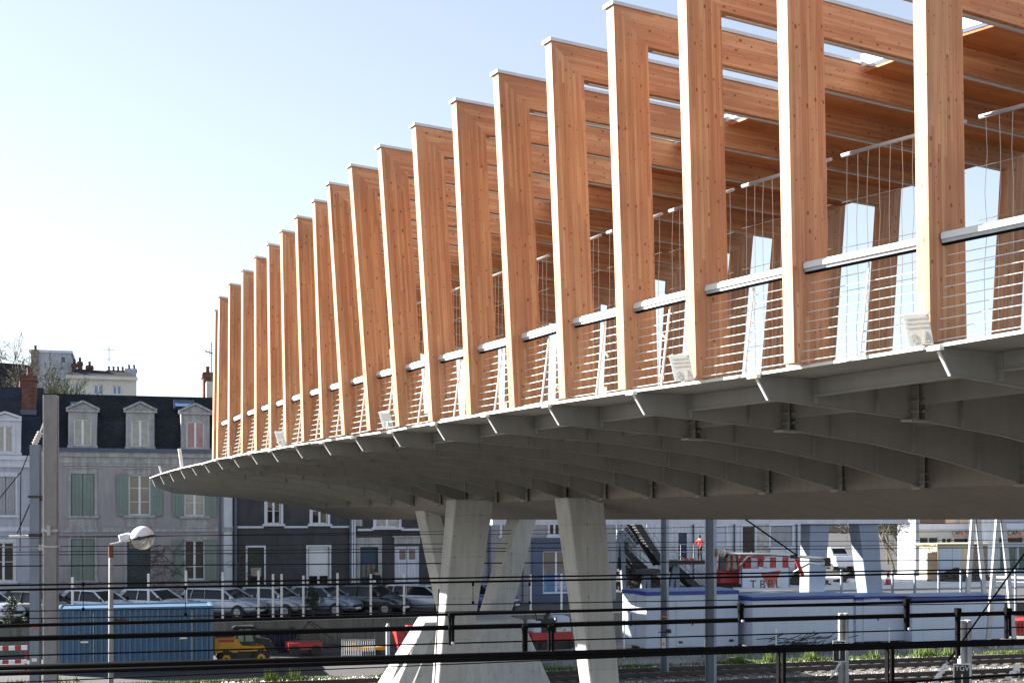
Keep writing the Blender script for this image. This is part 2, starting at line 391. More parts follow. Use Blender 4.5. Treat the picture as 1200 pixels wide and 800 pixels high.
gravel('grit', (.22,.21,.20), (.13,.125,.12), 30)
# ================================================================== THE FOOTBRIDGE
TOPS = [(252.5,364),(257.5,348.5),(269.5,333.2),(284.9,317.5),(299.9,301.7),(315.1,287),(330.7,271.3),(348.3,254.8),(369,236),(386.2,216),(411.8,195),(446.3,172.5),(486.8,147.3),(534.5,118.5),(583.7,85.8),(645.8,48.3),(719,5.7)]
BOTS = [(250,540.5),(255,537.6),(268.5,534.8),(284.3,530.7),(300.5,527.7),(317.7,524.7),(335.5,521),(356.3,517.2),(378.7,513.5),(404,510),(434,504.7),(468,500),(506.8,493.5),(552,486.7),(603,478.3),(662.5,467),(733,456.5)]
ZT = 6.8
FR = []
for (xt, yt), (xb, yb) in zip(TOPS, BOTS):
    D = F*ZT/(H0-yt); X = (xt-CX)*D/F
    # foot of the post: on the frame's own plane, at photo column xb
    k = (xb-CX)/F; s = (k*D - X)/(UD.x - k*UD.y)
    Db = D+s*UD.y
    FR.append((V((X, D)), s, (H0-yb)*Db/F))
# the three nearest frames: tops above the picture; a fourth, out of view, added for its shadow
for (xb, yb, Db, sl) in ((816,443.5,16.03,.17), (930.7,425.8,14.77,.13), (1090.5,401.5,13.55,.10), (1332,362,12.35,.08)):
    X = (xb-CX)*Db/F
    FR.append((V((X-UD.x*sl, Db-UD.y*sl)), sl, (H0-yb)*Db/F))
WF = 10.0; PW = .555; PT = .178; BH = .47
NF = len(FR)
TIPS = [(178,559.4),(188,556),(199,552.5),(211.7,549),(225,546),(240,543),(255,538.5),(274,535.4),(295,531),(319,527.5),(347,522),(380,518.2),(417,511.7),(460.5,505.5),(511.7,496),(572,486),(644.2,474),(743.7,460),(887.5,440),(1100.5,407)]
TD_ = [60,55,51,47.5,44.7,42.3,39.1,37.2,34.8,33,30.7,29,27,25.2,22.9,20.8,18.9,17.1,15.54,13.57]
RB = [V(((x-CX)*d/F, d)) for (x, y), d in zip(TIPS, TD_)]
RB.append(V((6.3, 11.2))); RB.append(V((8.2,8.8)))
ZD = 1.56          # underside of deck plate, above eye level, rising slightly towards the viewer
def zdk(D):
    pts = [(8.8,1.95),(11.2,1.85),(13.57,1.73),(15.54,1.64),(17.1,1.58),(18.5,1.56)]
    if D <= pts[0][0]: return pts[0][1]
    for (a, za), (b, zb) in zip(pts, pts[1:]):
        if D <= b: return za+(zb-za)*(D-a)/(b-a)
    return 1.56
ORG = V((2.0, 33.0, 0))
bridge = empty('footbridge', ORG, 0, 'long timber and steel footbridge crossing the tracks on leaning concrete legs', 'footbridge')
def bp(P, s, z): return V((P.x+UD.x*s, P.y+UD.y*s, ZC+z))
def B_(mb, name, mat, parent=None, **k): return mb.build(name, mat, parent or bridge, org=ORG, **k)

# deck plate: outline follows the rib tips
def deck_z(D): return ZD+.03
mb = MB()
edge = [bp(P, 0, 0) for P in RB]
far = [bp(P, 11.6, 0) for P in RB]  # unseen far edge pulled in to let sunlight past
def lift(p, z): return V((p.x, p.y, ZC+z))
for i in range(len(edge)-1):
    z0, z1 = zdk(RB[i].y), zdk(RB[i+1].y)
    mb.hexa([lift(edge[i],z0), lift(edge[i+1],z1), lift(far[i+1],z1), lift(far[i],z0)], [lift(edge[i],z0+.03), lift(edge[i+1],z1+.03), lift(far[i+1],z1+.03), lift(far[i],z0+.03)])
B_(mb, 'deck_plate', 'rib_steel')
mb = MB()
for i in range(len(edge)-1):
    a = lift(edge[i],0)-V((UD.x,UD.y,0))*.015; b = lift(edge[i+1],0)-V((UD.x,UD.y,0))*.015
    mb.bar(a+V((0,0,zdk(RB[i].y)+.017)), b+V((0,0,zdk(RB[i+1].y)+.017)), .02, .036)
B_(mb, 'edge_trim', 'white_metal')

# floor boards and sunlit walkway surface on the deck
mb = MB()
for i in range(5, len(edge)-1):
    z0, z1 = zdk(RB[i].y)+.04, zdk(RB[i+1].y)+.04; e0 = bp(RB[i], .75, z0); e1 = bp(RB[i+1], .75, z1); f0 = bp(RB[i], 9.2, z0); f1 = bp(RB[i+1], 9.2, z1)
    mb.hexa([e0,e1,f1,f0], [p+V((0,0,.03)) for p in (e0,e1,f1,f0)])
B_(mb, 'walkway_floor', 'floor_dark')

def boxtop(D):
    pts = [(7,.5),(18.9,.42),(22.9,.385),(25,.345),(27,.33),(33,.30),(37,.25),(39,.235),(42,.19),(44.7,.18),(60,.14)]
    for (a, za), (b, zb) in zip(pts, pts[1:]):
        if D <= b: return za+(zb-za)*(D-a)/(b-a)
    return .14
def keel(D): return -.0068*(D+4.4)
NEAR = [(.17,1.283),(1,1.24),(2.6,1.15),(4.2,1.0),(5.8,.765)]
FARP = [(.17,1.14),(1,.84),(2.6,.72),(4.2,.62),(5.8,.43)]
def low(k):
    D = RB[k].y; w = max(0, min(1, (5.5-k)/5.5)); w = w*w*(3-2*w)
    dz = zdk(D)-1.56; pr = [(s, z*(1-w)+FARP[i][1]*w+dz*(1-s/7.5)) for i, (s, z) in enumerate(NEAR)]
    pr.append((7.5, boxtop(D))); return pr
for k, P in enumerate(RB):
    pr = low(k); ZD = zdk(P.y)
    top = [(0, ZD-.002), (7.9, ZD-.002)]
    poly = [(0, ZD-.002), (0.01, ZD-.03)] + pr + [(7.9, pr[-1][1]), (7.9, ZD-.002)]
    ax = V((-UD.y, UD.x, 0))*.0125
    mb = MB()
    a = [bp(P, s, z)-ax for s, z in poly]; b = [bp(P, s, z)+ax for s, z in poly]
    n = len(a); base = len(mb.v); mb.v += a+b
    # web as quads strips (top edge matched to bottom points)
    mb.v = []; mb.f = []
    for i in range(len(pr)-1):
        q = [(pr[i][0],pr[i][1]),(pr[i+1][0],pr[i+1][1]),(pr[i+1][0],ZD-.002),(pr[i][0],ZD-.002)]
        mb.hexa([bp(P,s,z)-ax for s,z in q],[bp(P,s,z)+ax for s,z in q])
    q = [(0.005,ZD-.05),(pr[0][0],pr[0][1]),(pr[0][0],ZD-.002),(0.005,ZD-.002)]
    mb.hexa([bp(P,s,z)-ax for s,z in q],[bp(P,s,z)+ax for s,z in q])
    for i in range(len(pr)-1): mb.bar(bp(P,*pr[i])-V((0,0,.005)), bp(P,*pr[i+1])-V((0,0,.005)), .045, .01)
    rib = B_(mb, 'rib', 'rib_steel')
    mb = MB(); mb.bar(bp(P,-.012,ZD-.04), bp(P,pr[0][0]-.012,pr[0][1]-.01), .034, .016, up=(UD.x,UD.y,0))
    mb.build('end_plate', 'white_metal', rib, org=ORG)
    mb = MB(); mb.bar(bp(P,-.055,ZD-.012)+ax*-7, bp(P,-.055,ZD-.012)+ax*7, .07, .05)
    mb.build('cap_plate', 'white_metal', rib, org=ORG)
    # stiffeners and splices
    ay = V((-UD.y, UD.x, 0))
    def zl(s):
        for (a_, za), (b_, zb) in zip(pr, pr[1:]):
            if s <= b_: return za+(zb-za)*(s-a_)/(b_-a_)
        return pr[-1][1]
    if k > 3:
        for s in (.87, 1.9, 3.4, 5.0, 6.4):
            mb = MB(); mb.bar(bp(P,s,ZD-.01)-ay*.05, bp(P,s,max(zl(s)+.01, ZD-.33 if s < 1 else zl(s)+.01))-ay*.05, .016, .08, up=(UD.x*0-UD.y, UD.x, 0))
            mb.build('stiffener', 'rib_steel', rib, org=ORG)
    if k > 4:
        for s in ((2.6, 7.5) if k >= 16 else (7.5,)):
            mb = MB(); z0 = zl(s)-.03; z1 = ZD-.01
            for ds in (-.07, .07):
                mb.bar(bp(P,s+ds,z1)-ay*.07, bp(P,s+ds,z0)-ay*.07, .02, .12, up=(-UD.y, UD.x, 0))
            mb.bar(bp(P,s-.2,z0)-ay*.05, bp(P,s+.2,z0)-ay*.05, .2, .025)
            for zz_ in (z0+.12, z0+.26):
                for ds in (-.1, 0, .1):
                    mb.tube([bp(P,s+ds,zz_)-ay*.03, bp(P,s+ds,zz_)-ay*.16], .02, 6)
            mb.build('splice_bracket', 'rib_steel', rib, org=ORG)
# short edge beams between neighbouring ribs
for k in range(3, len(RB)-1):
    for s, h in ((.87, .21),):
        a = bp(RB[k], s, zdk(RB[k].y)-h/2-.004); b = bp(RB[k+1], s, zdk(RB[k+1].y)-h/2-.004); d = (b-a).normalized()
        mb = MB(); mb.bar(a+d*.02, b-d*.02, .02, h); mb.bar(a+d*.02-V((0,0,h/2)), b-d*.02-V((0,0,h/2)), .09, .015)
        B_(mb, 'edge_beam', 'rib_steel')
    for s, h in ((2.6, .26), (5.0, .30)):
        a = bp(RB[k], s, zdk(RB[k].y)-h/2-.004); b = bp(RB[k+1], s, zdk(RB[k+1].y)-h/2-.004); d = (b-a).normalized()
        mb = MB(); mb.bar(a+d*.02, b-d*.02, .02, h)
        B_(mb, 'stringer', 'rib_steel')
# main box girder: skin faceted across, following the ribs' inner ends
SS = [7.5, 8.0, 8.7, 9.4, 9.9, 10.4, 11.4]  # unseen far side narrowed so sunlight clears the girder's end
def boxring(k):
    P = RB[k]; D = P.y; zt = boxtop(D); kl = keel(D)
    zs = [zt-.01, zt-.14, zt-.36*(zt-kl)-.12, kl+.02, kl, kl+.08, .9]
    if k < 5: zs = [zt-.01, zt-.12, (zt+kl)/2-.02, kl+.02, kl, kl+.08, .9]
    lo = [bp(P, s, z) for s, z in zip(SS, zs)]
    hi = [bp(P, 11.4, zdk(D)-.01), bp(P, 7.5, zdk(D)-.01)]
    return lo+hi
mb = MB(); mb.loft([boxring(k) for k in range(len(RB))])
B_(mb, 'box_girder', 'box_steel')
# closed soffit of the tapering end, between the last ribs
mb = MB()
for k in range(0):
    a = low(k); b = low(k+1)
    for i in range(1, len(a)-1):
        mb.poly([bp(RB[k],a[i][0],a[i][1]+.05+.02*k), bp(RB[k+1],b[i][0],b[i][1]+.07+.02*k), bp(RB[k+1],b[i+1][0],b[i+1][1]+.07+.02*k), bp(RB[k],a[i+1][0],a[i+1][1]+.05+.02*k)])

# timber frames
def fp(P, s, z): return bp(P, s, z)
frames = []
for i, (P, sl, zb) in enumerate(FR):
    ad = V(FR[max(i-1,0)][0]-FR[min(i+1,NF-1)][0]).normalized() if 0 else None
    th = V((-UD.y, UD.x, 0))*PT      # thickness, away from the viewer
    fr_ = i/16.0
    g = .008+.058*max(0, min(1, (14-i)/9.0)) if i < 13 else .02   # fall of the crossbeam across the width
    zin = lambda s: ZT-g*s
    Wk = WF
    # beam (mitred)
    q = [(0, ZT), (Wk, zin(Wk)), (Wk-PW, zin(Wk)-BH), (PW, ZT-BH)]
    mb = MB(); mb.hexa([fp(P,s,z) for s,z in q], [fp(P,s,z)+th for s,z in q])
    gdir = (fp(P,1,zin(1))-fp(P,0,ZT))
    fr = B_(mb, 'timber_frame', 'larch', grain=gdir)
    zd = zb+.01
    q = [(0, ZT), (PW, ZT-BH), (sl+PW-.02, zd), (sl, zd)]
    mb = MB(); mb.hexa([fp(P,s,z) for s,z in q], [fp(P,s,z)+th for s,z in q])
    mb.build('post', 'larch', fr, org=ORG, grain=fp(P,sl,zd)-fp(P,0,ZT))
    e = zin(Wk)
    q = [(Wk, e), (Wk-PW, e-BH), (Wk-PW-sl-.1, zb+.0), (Wk-sl-.1, zb+.0)]
    mb = MB(); mb.hexa([fp(P,s,z) for s,z in q], [fp(P,s,z)+th for s,z in q])
    mb.build('post', 'larch', fr, org=ORG, grain=fp(P,Wk-sl,zd)-fp(P,Wk,e))
    mb = MB(); o1 = th*.17
    q = [(-.035, ZT+.003), (-.035, ZT+.05), (Wk+.03, e+.05), (Wk+.03, e+.003)]
    mb.hexa([fp(P,s,z)-o1 for s,z in q], [fp(P,s,z)+th+o1 for s,z in q])
    mb.build('cap_flashing', 'flashing', fr, org=ORG)
    mb = MB(); mb.bar(fp(P,PW+.12,zin(PW)-BH-.012)+th*.5, fp(P,Wk-PW-.12,zin(Wk-PW)-BH-.012)+th*.5, .05, .022)
    mb.build('light_channel', 'flashing', fr, org=ORG)
    frames.append((P, sl, zb, zin, th))
# bays
for i in range(NF-1):
    P, sl, zb, zin, th = frames[i]; Q, sq, zq, zin2, _ = frames[i+1]
    # roof deck of boards between beams with a bright upstand at its open edge
    S0 = 4.45; zr = lambda zi, s: zi(s)-.02
    mb = MB(); c = [fp(P,S0,zr(zin,S0)), fp(Q,S0,zr(zin2,S0))+th, fp(Q,WF-.1,zr(zin2,WF))+th, fp(P,WF-.1,zr(zin,WF))]
    mb.hexa([p-V((0,0,.09)) for p in c], [p-V((0,0,.045)) for p in c])
    B_(mb, 'roof_boards', 'ceiling_wood', grain=UD)
    mb = MB(); mb.bar(fp(P,S0-.035,zin(S0)+.06), fp(Q,S0-.035,zin2(S0)+.06)+th, .025, .19)
    B_(mb, 'roof_upstand', 'white_metal')
    # handrail, cables and stanchion
    e = .30
    za, zc = zb, zq
    A = lambda s, z: fp(P, sl+s, za+z); Bq = lambda s, z: fp(Q, sq+s, zc+z)+th
    mb = MB(); d = (Bq(0,0)-A(0,0)).normalized()
    mb.bar(A(.17,1.13), Bq(.17,1.13), .10, .055); mb.bar(A(.17,1.168), Bq(.17,1.168), .07, .02)  # white stands for the sunlit top of a single rail
    hr = B_(mb, 'handrail', 'white_metal')
    mb = MB(); mb.bar(A(.18,1.082), Bq(.18,1.082), .085, .036); mb.build('handrail_lower', 'galv', hr, org=ORG)  # same rail's lower half, its shade put in as grey
    mb = MB(); mb.bar(A(.18,1.054), Bq(.18,1.054), .06, .018); mb.build('rail_gap_shade', 'black_bar', hr, org=ORG)  # black strip painted in for the dark gap below the rail
    mb = MB(); mb.tube([A(.24,1.0), A(.24,1.0)+V((0,0,.001)), ], .001, 3)
    mb = MB()
    for j in range(9):
        z = .03+.115*j; s = .10+.16*z
        mb.tube([A(s,z), Bq(s,z)], .0055, 5)
    mb.build('cable_infill', 'white_metal', hr, org=ORG)
    mb = MB(); m0 = (A(.09,.0)+Bq(.09,.0))/2; m1 = (A(.23,1.04)+Bq(.23,1.04))/2
    mb.bar(m0, m1, .026, .012, up=d); mb.build('stanchion', 'white_metal', hr, org=ORG)
    # tall wire screen behind, with a steel tube along its top
    zt_ = 2.49
    mb = MB(); mb.tube([A(.72,zt_), Bq(.72,zt_)], .024, 8)
    sc_ = B_(mb, 'screen_tube', 'galv', smooth=True)
    mb = MB(); L = (Bq(.72,0)-A(.72,0)).length; nw = int(L/.15)
    for j in range(nw+1):
        t = (j+.5)/(nw+1); p0 = A(.72,0).lerp(Bq(.72,0), t); pts = []
        for q_ in range(7):
            pts.append(p0+V((0,0,zt_*q_/6))+d*random.uniform(-.018,.018)*(q_ not in (0,6)))
        mb.tube(pts, .0035, 3, cap=False)
    for z in (.4, .9, 1.4, 1.95):
        mb.tube([A(.72,z+random.uniform(-.03,.03)), Bq(.72,z+random.uniform(-.03,.03))], .0035, 3, cap=False)
    mb.build('wire_screen', 'galv', sc_, org=ORG)
    # far side parapet and rail
    mb = MB(); a_ = fp(P, WF-1.05, zb+.25); b_ = fp(Q, WF-1.05, zq+.25)+th; mb.bar(a_, b_, .04, .46)
    far_ = B_(mb, 'far_parapet', 'galv')
    mb = MB(); mb.tube([fp(P,WF-.9,zb+1.1), fp(Q,WF-.9,zq+1.1)+th], .03, 8)
    for j in range(8): mb.tube([fp(P,WF-.9,zb+.55+.07*j), fp(Q,WF-.9,zq+.55+.07*j)+th], .005, 4)
    mb.build('far_rail', 'stainless', far_, org=ORG)

# concrete legs
def leg(top, bot, wt, wb, tt, tb, zt, zb, ang, parent=bridge, name='pier_leg', mat='concrete'):
    """top/bot: (X, D) of the near left corner; widths along the face, thickness behind"""
    f = V((math.cos(ang), math.sin(ang), 0)); n = V((-math.sin(ang), math.cos(ang), 0))
    def ring(p, w, t, z): p = V((p[0], p[1], ZC+z)); return [p, p+f*w, p+f*w+n*t, p+n*t]
    mb = MB(); mb.hexa(ring(bot, wb, tb, zb), ring(top, wt, tt, zt))
    return mb.build(name, mat, parent, org=ORG, bev=.03)
def px(x, D): return ((x-CX)*D/F, D)
GA = R(20)
def ext(x0, y0, x1, y1, y): return x0+(x1-x0)*(y-y0)/(y1-y0)
ZG = -ZC
def legpx(xt, xb800, D, wt, wb, tt, tb, ztop=.35):
    yb = H0-ZG*F/D; xb = ext(xt, 600, xb800, 800, yb); yt = H0-ztop*F/D; xt2 = ext(xt, 600, xb800, 800, yt)
    return leg(px(xt2, D), px(xb, D), wt, wb, tt, tb, ztop, ZG-.1, GA)
legpx(532.5, 513.5, 38.5, 1.22, .80, .95, .62)
legpx(667.5, 692.5, 33.0, 1.02, .72, .95, .66)
legpx(610, 548, 45.5, .68, .95, 1.25, 1.1, .1)
legpx(497, 540, 47.0, .62, .9, 1.2, 1.1, .1)
# pedestal under the rear legs
def quadpx(ys, xs, D): return None
mb = MB(); Dp = 43.0
f = V((math.cos(GA), math.sin(GA), 0)); n = V((-math.sin(GA), math.cos(GA), 0))
def pr_(xl, xr, y, D, t):
    a = pt(xl, y, D); 
    kx = (xr-CX)/F; w = (kx*a.y-a.x)/(f.x-kx*f.y)
    return [a, a+f*w, a+f*w+n*t, a+n*t]
top_ = pr_(511, 612, 728, Dp, 2.2); yb_ = H0+ZC*F/41.6
bot_ = pr_(511-(44+16)*(yb_-728)/72*.45, 612+30*(yb_-728)/72, yb_, 41.6, 4.4)
mb.hexa(bot_, top_)
B_(mb, 'pedestal', 'concrete', bev=.04)
mb = MB(); l0 = pt(497, 735, 41.5); l1 = pt(455, 830, 40.5)
leg(px(497,42.2), px(446,40.6), .52, .5, .8, .8, (H0-729)*42.2/F, ZG-.1, GA, name='pier_strut')

# warning plates standing on the deck edge (each could be lifted away)
def plate(x, y, Db, hx, lab):
    o = empty('warning_sign', pt(x, y, Db)-UD*.06, UA-R(62), lab, 'sign')
    w, h = .36, .44; o.scale = (.74,)*3
    q = [(-.17,-.0,0),(.19,0,0),(.15,-.13,h),(-.22,-.13,h)]
    mb = MB(); mb.hexa([V(p) for p in q], [V(p)+V((0,.012,0)) for p in q])
    mb.build('plate', 'plate_frosted', o)
    mb = MB(); mb.bar((-.235,-.11,h*.96), (-.08,.1,0), .014, .014); mb.bar((-.24,-.10,h-.03),(-.155,-.10,h+.01),.02,.03); mb.bar((.10,-.125,h-.03),(.18,-.125,h-.0),.02,.03)
    mb.build('clip', 'galv', o)
    tilt = math.atan2(h, -.13)
    mb = MB()
    def on(u, v): # point on face: u right, v up (0..1)
        return V((-.17+.36*u-.045*v, -.13*v-.004, h*v))
    def line(a, b, w_=.004): mb.bar(on(*a), on(*b), w_, .003, up=(0,-1,0))
    # circle with a slash and a triangle
    cc = (.27,.22)
    for k in range(16):
        t0, t1 = 2*math.pi*k/16, 2*math.pi*(k+1)/16
        line((cc[0]+.13*math.cos(t0), cc[1]+.15*math.sin(t0)), (cc[0]+.13*math.cos(t1), cc[1]+.15*math.sin(t1)))
    line((.19,.12),(.35,.33)); line((.62,.1),(.9,.1)); line((.62,.1),(.76,.42)); line((.9,.1),(.76,.42)); line((.76,.3),(.76,.17))
    mb.build('symbol', 'text_grey', o)
    for r_, tx in enumerate(('DANGER DE MORT', 'NE PAS SE PENCHER', 'FILS SOUS TENSION')):
        p = on(.5, .84-.14*r_)
        text(tx, .036, 'text_grey', o, p, (math.pi/2+math.atan2(.13,h)*1, 0, 0), 'lettering', .001)
    return o
plate(1083, 404.5, 13.65, 0, 'pale warning plate leaning at the deck edge, rightmost and largest of the four')
plate(806, 446.5, 16.1, 0, 'pale warning plate at the deck edge, second from the right')
plate(458, 502, 25.0, 0, 'small pale warning plate at the deck edge left of the middle posts')
plate(333.5, 521.5, 30.4, 0, 'tiny pale warning plate at the deck edge, leftmost of the four')
# two stub posts on the far end of the deck
for (x, y, D, h, lab) in ((213.5, 549, 47.8, .75, 'short white tilted post on the bare end of the bridge deck, the taller of two'), (189.5, 556, 55.5, .38, 'short white stub on the very tip of the bridge deck')):
    p = pt(x, y, D); mb = MB(); mb.tube([(0,0,0), (-.1,-.02,h)], .065 if h > .5 else .04, 10); mb.tube([(0,0,0),(0,0,.04)], .14, 10)
    tag(mb.build('bollard', 'white_metal'), lab, 'post').location = p
# ================================================================== SETTING
def TN(a, b, z=0):  # track coordinates -> world (a along the street, b back from the viewer, z above the track bed)
    p = TD*a + ND*b; return V((p.x, p.y, z))
ZS = 1.3           # street level above track bed
mb = MB(); mb.hexa([TN(-2500,-600,-.5),TN(2500,-600,-.5),TN(2500,4000,-.5),TN(-2500,4000,-.5)],[TN(-2500,-600,0),TN(2500,-600,0),TN(2500,4000,0),TN(-2500,4000,0)])
struct(mb, 'ground', 'ballast')
mb = MB(); mb.hexa([TN(-400,50.9,0),TN(17,50.9,0),TN(17,62.2,0),TN(-400,62.2,0)],[TN(-400,50.9,.006),TN(17,50.9,.006),TN(17,62.2,.006),TN(-400,62.2,.006)])
struct(mb, 'service_yard', 'asphalt')
mb = MB(); mb.hexa([TN(17,50.9,0),TN(400,50.9,0),TN(400,62.2,0),TN(17,62.2,0)],[TN(17,50.9,.006),TN(400,50.9,.006),TN(400,62.2,.006),TN(17,62.2,.006)])
struct(mb, 'gravel_strip', 'grit')
mb = MB(); mb.hexa([TN(-900,62.45,0),TN(1500,62.45,0),TN(1500,900,0),TN(-900,900,0)],[TN(-900,62.45,ZS),TN(1500,62.45,ZS),TN(1500,900,ZS),TN(-900,900,ZS)])
struct(mb, 'street', 'asphalt')
mb = MB(); mb.hexa([TN(-900,69.2,ZS),TN(20,69.2,ZS),TN(20,71.2,ZS),TN(-900,71.2,ZS)],[TN(-900,69.2,ZS+.13),TN(20,69.2,ZS+.13),TN(20,71.2,ZS+.13),TN(-900,71.2,ZS+.13)])
struct(mb, 'pavement', 'pavement')
# retaining wall
a0 = along(-420, 62.3); a1 = along(840, 62.3)
w = empty('retaining_wall', TN(along(400,62.3),62.3,0), TA, 'grey concrete retaining wall below the row of parked cars', 'retaining wall')
L = along(400,62.3)
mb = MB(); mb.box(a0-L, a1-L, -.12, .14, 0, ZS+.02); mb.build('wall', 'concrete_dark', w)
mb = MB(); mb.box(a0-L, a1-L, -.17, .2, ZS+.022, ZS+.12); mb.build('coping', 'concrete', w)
mb = MB()
for x in (285, 330, 372, 420, 560, 640): mb.box(along(x,62.3)-L-.015, along(x,62.3)-L+.015, -.126, -.1, 0, ZS)
mb.build('joint', 'concrete_dark', w)
# railway tracks
def track(bc, ab=(-60, 90)):
    mb = MB()
    for s in (-.7525, .7525):
        mb.hexa([TN(ab[0],bc+s-.06,.02),TN(ab[1],bc+s-.06,.02),TN(ab[1],bc+s+.06,.02),TN(ab[0],bc+s+.06,.02)],[TN(ab[0],bc+s-.035,.19),TN(ab[1],bc+s-.035,.19),TN(ab[1],bc+s+.035,.19),TN(ab[0],bc+s+.035,.19)])
    struct(mb, 'rail', 'rail_steel')
    mb = MB(); a = ab[0]
    while a < ab[1]:
        mb.hexa([TN(a,bc-1.3,-.1),TN(a+.26,bc-1.3,-.1),TN(a+.26,bc+1.3,-.1),TN(a,bc+1.3,-.1)],[TN(a,bc-1.3,.035),TN(a+.26,bc-1.3,.035),TN(a+.26,bc+1.3,.035),TN(a,bc+1.3,.035)]); a += .6
    struct(mb, 'sleepers', 'sleeper')
for b_ in (47.9, 43.6, 38.8): track(b_)
# stony shoulder and grass strip beyond the far track
mb = MB()
for _ in range(5200):
    a = random.uniform(-14, 36); b = random.choice((random.uniform(44.6,46.2), random.uniform(49.3,50.6), random.uniform(39.5,43)))
    s = random.uniform(.02,.055); p = TN(a,b,0)
    q = [p+V((random.uniform(.6,1)*s*math.cos(t), random.uniform(.6,1)*s*math.sin(t), 0)) for t in (0,1.6,3.1,4.7)]
    mb.add(q+[p+V((random.uniform(-.3,.3)*s,random.uniform(-.3,.3)*s,s*random.uniform(.7,1.3)))],[(0,1,4),(1,2,4),(2,3,4),(3,0,4)])
tag(mb.build('ballast_stones', 'ceramic'), 'loose pale ballast stones between the tracks', 'gravel', kind='stuff')
mb = MB()
def blades(a_lo, a_hi, b_lo, b_hi, n, h):
    for _ in range(n):
        a = random.uniform(a_lo, a_hi); b = random.uniform(b_lo, b_hi)
        if math.sin(a*1.3)+math.sin(a*.47+1)+random.uniform(-1.3,1.3) < -.7: continue
        p = TN(a,b,0); t = random.uniform(0,6.28); hh = h*random.uniform(.4,1.3); w_ = random.uniform(.012,.03)
        d = V((math.cos(t), math.sin(t), 0)); l = V((random.uniform(-.1,.1), random.uniform(-.1,.1), hh))
        mb.add([p-d*w_, p+d*w_, p+l], [(0,1,2)])
blades(-3, 40, 50.35, 50.85, 13000, .12); blades(-3, 40, 49.4, 50.2, 1800, .14); blades(-5, -2, 51, 52.5, 500, .2); blades(14,40,51,53.5,1500,.16)
for _ in range(14):
    a = random.uniform(4,38); blades(a, a+.5, 50.2, 50.9, 160, .38)
tag(mb.build('grass', 'grass'), 'bright green grass strip along the far track', 'grass', kind='stuff')

# ------------------------------------------------------------------ houses
def house(name, b, xl, xr, mat, lab, ztop_px, zbase=ZS, cat='house', rev=None):
    """facade between photo columns xl..xr on the line b; returns a frame helper"""
    A0 = along(xl, b); o = empty(name, TN(A0, b, zbase), TA, lab, cat)
    class Hs: pass
    h = Hs(); h.o = o; h.b = b; h.A0 = A0; h.W = along(xr, b)-A0; h.zb = zbase
    h.x = lambda px_: along(px_, b)-A0
    h.z = lambda px_, y: zz(px_, y, b)-zbase
    return h
def wallgrid(h, mat, z0, z1, ops, depth=9, reveal=.22, x0=0, x1=None):
    """front wall with real openings (x0,x1,z0,z1), reveals, sides and back"""
    x1 = h.W if x1 is None else x1
    xs = sorted(set([x0, x1]+[c for o in ops for c in o[:2]])); zs = sorted(set([z0, z1]+[c for o in ops for c in o[2:4]]))
    mb = MB()
    for i in range(len(xs)-1):
        for j in range(len(zs)-1):
            cx, cz = (xs[i]+xs[i+1])/2, (zs[j]+zs[j+1])/2
            if any(o[0] < cx < o[1] and o[2] < cz < o[3] for o in ops): continue
            mb.poly([(xs[i],0,zs[j]),(xs[i+1],0,zs[j]),(xs[i+1],0,zs[j+1]),(xs[i],0,zs[j+1])])
    for o in ops:
        a, b_, c, d = o[:4]
        mb.poly([(a,0,c),(a,reveal,c),(a,reveal,d),(a,0,d)]); mb.poly([(b_,0,c),(b_,reveal,c),(b_,reveal,d),(b_,0,d)])
        mb.poly([(a,0,d),(b_,0,d),(b_,reveal,d),(a,reveal,d)]); mb.poly([(a,0,c),(b_,0,c),(b_,reveal,c),(a,reveal,c)])
        mb.poly([(a,reveal+.02,c),(b_,reveal+.02,c),(b_,reveal+.02,d),(a,reveal+.02,d)])
    mb.poly([(x0,0,z0),(x0,depth,z0),(x0,depth,z1),(x0,0,z1)]); mb.poly([(x1,0,z0),(x1,depth,z0),(x1,depth,z1),(x1,0,z1)])
    mb.poly([(x0,depth,z0),(x1,depth,z0),(x1,depth,z1),(x0,depth,z1)])
    return mb.build('wall', mat, h.o)
def window(par, a, b_, c, d, y=.14, frame='paint_white', pane='pane_dark', bars=1, fw=.07, mull=True):
    mb = MB(); mb.box(a,a+fw,y,y+.06,c,d); mb.box(b_-fw,b_,y,y+.06,c,d); mb.box(a+fw,b_-fw,y,y+.06,d-fw,d); mb.box(a+fw,b_-fw,y,y+.06,c,c+fw)
    m = (a+b_)/2
    if mull: mb.box(m-.055,m+.055,y-.012,y+.06,c+fw,d-fw)
    for k in range(bars):
        z = c+(d-c)*(k+1)/(bars+1)
        if mull: mb.box(a+fw,m-.055,y+.01,y+.045,z-.015,z+.015); mb.box(m+.055,b_-fw,y+.01,y+.045,z-.015,z+.015)
        else: mb.box(a+fw,b_-fw,y+.01,y+.045,z-.015,z+.015)
    w_ = mb.build('window', frame, par)
    mb = MB(); mb.box(a+.02,b_-.02,y+.03,y+.042,c+.02,d-.02); mb.build('pane', pane, w_)
    return w_
def shutter(par, a, b_, c, d, mat='shutter_green', y=-.05, closed=False):
    mb = MB(); n = max(2, int((b_-a)/.14)); s = (b_-a)/n
    for k in range(n): mb.box(a+k*s+.006, a+(k+1)*s-.006, y, y+.035, c, d)
    for z in (c+.12*(d-c), c+.5*(d-c), d-.12*(d-c)): mb.box(a+.03,b_-.03,y-.022,y-.001,z-.04,z+.04)
    return mb.build('shutter', mat, par)
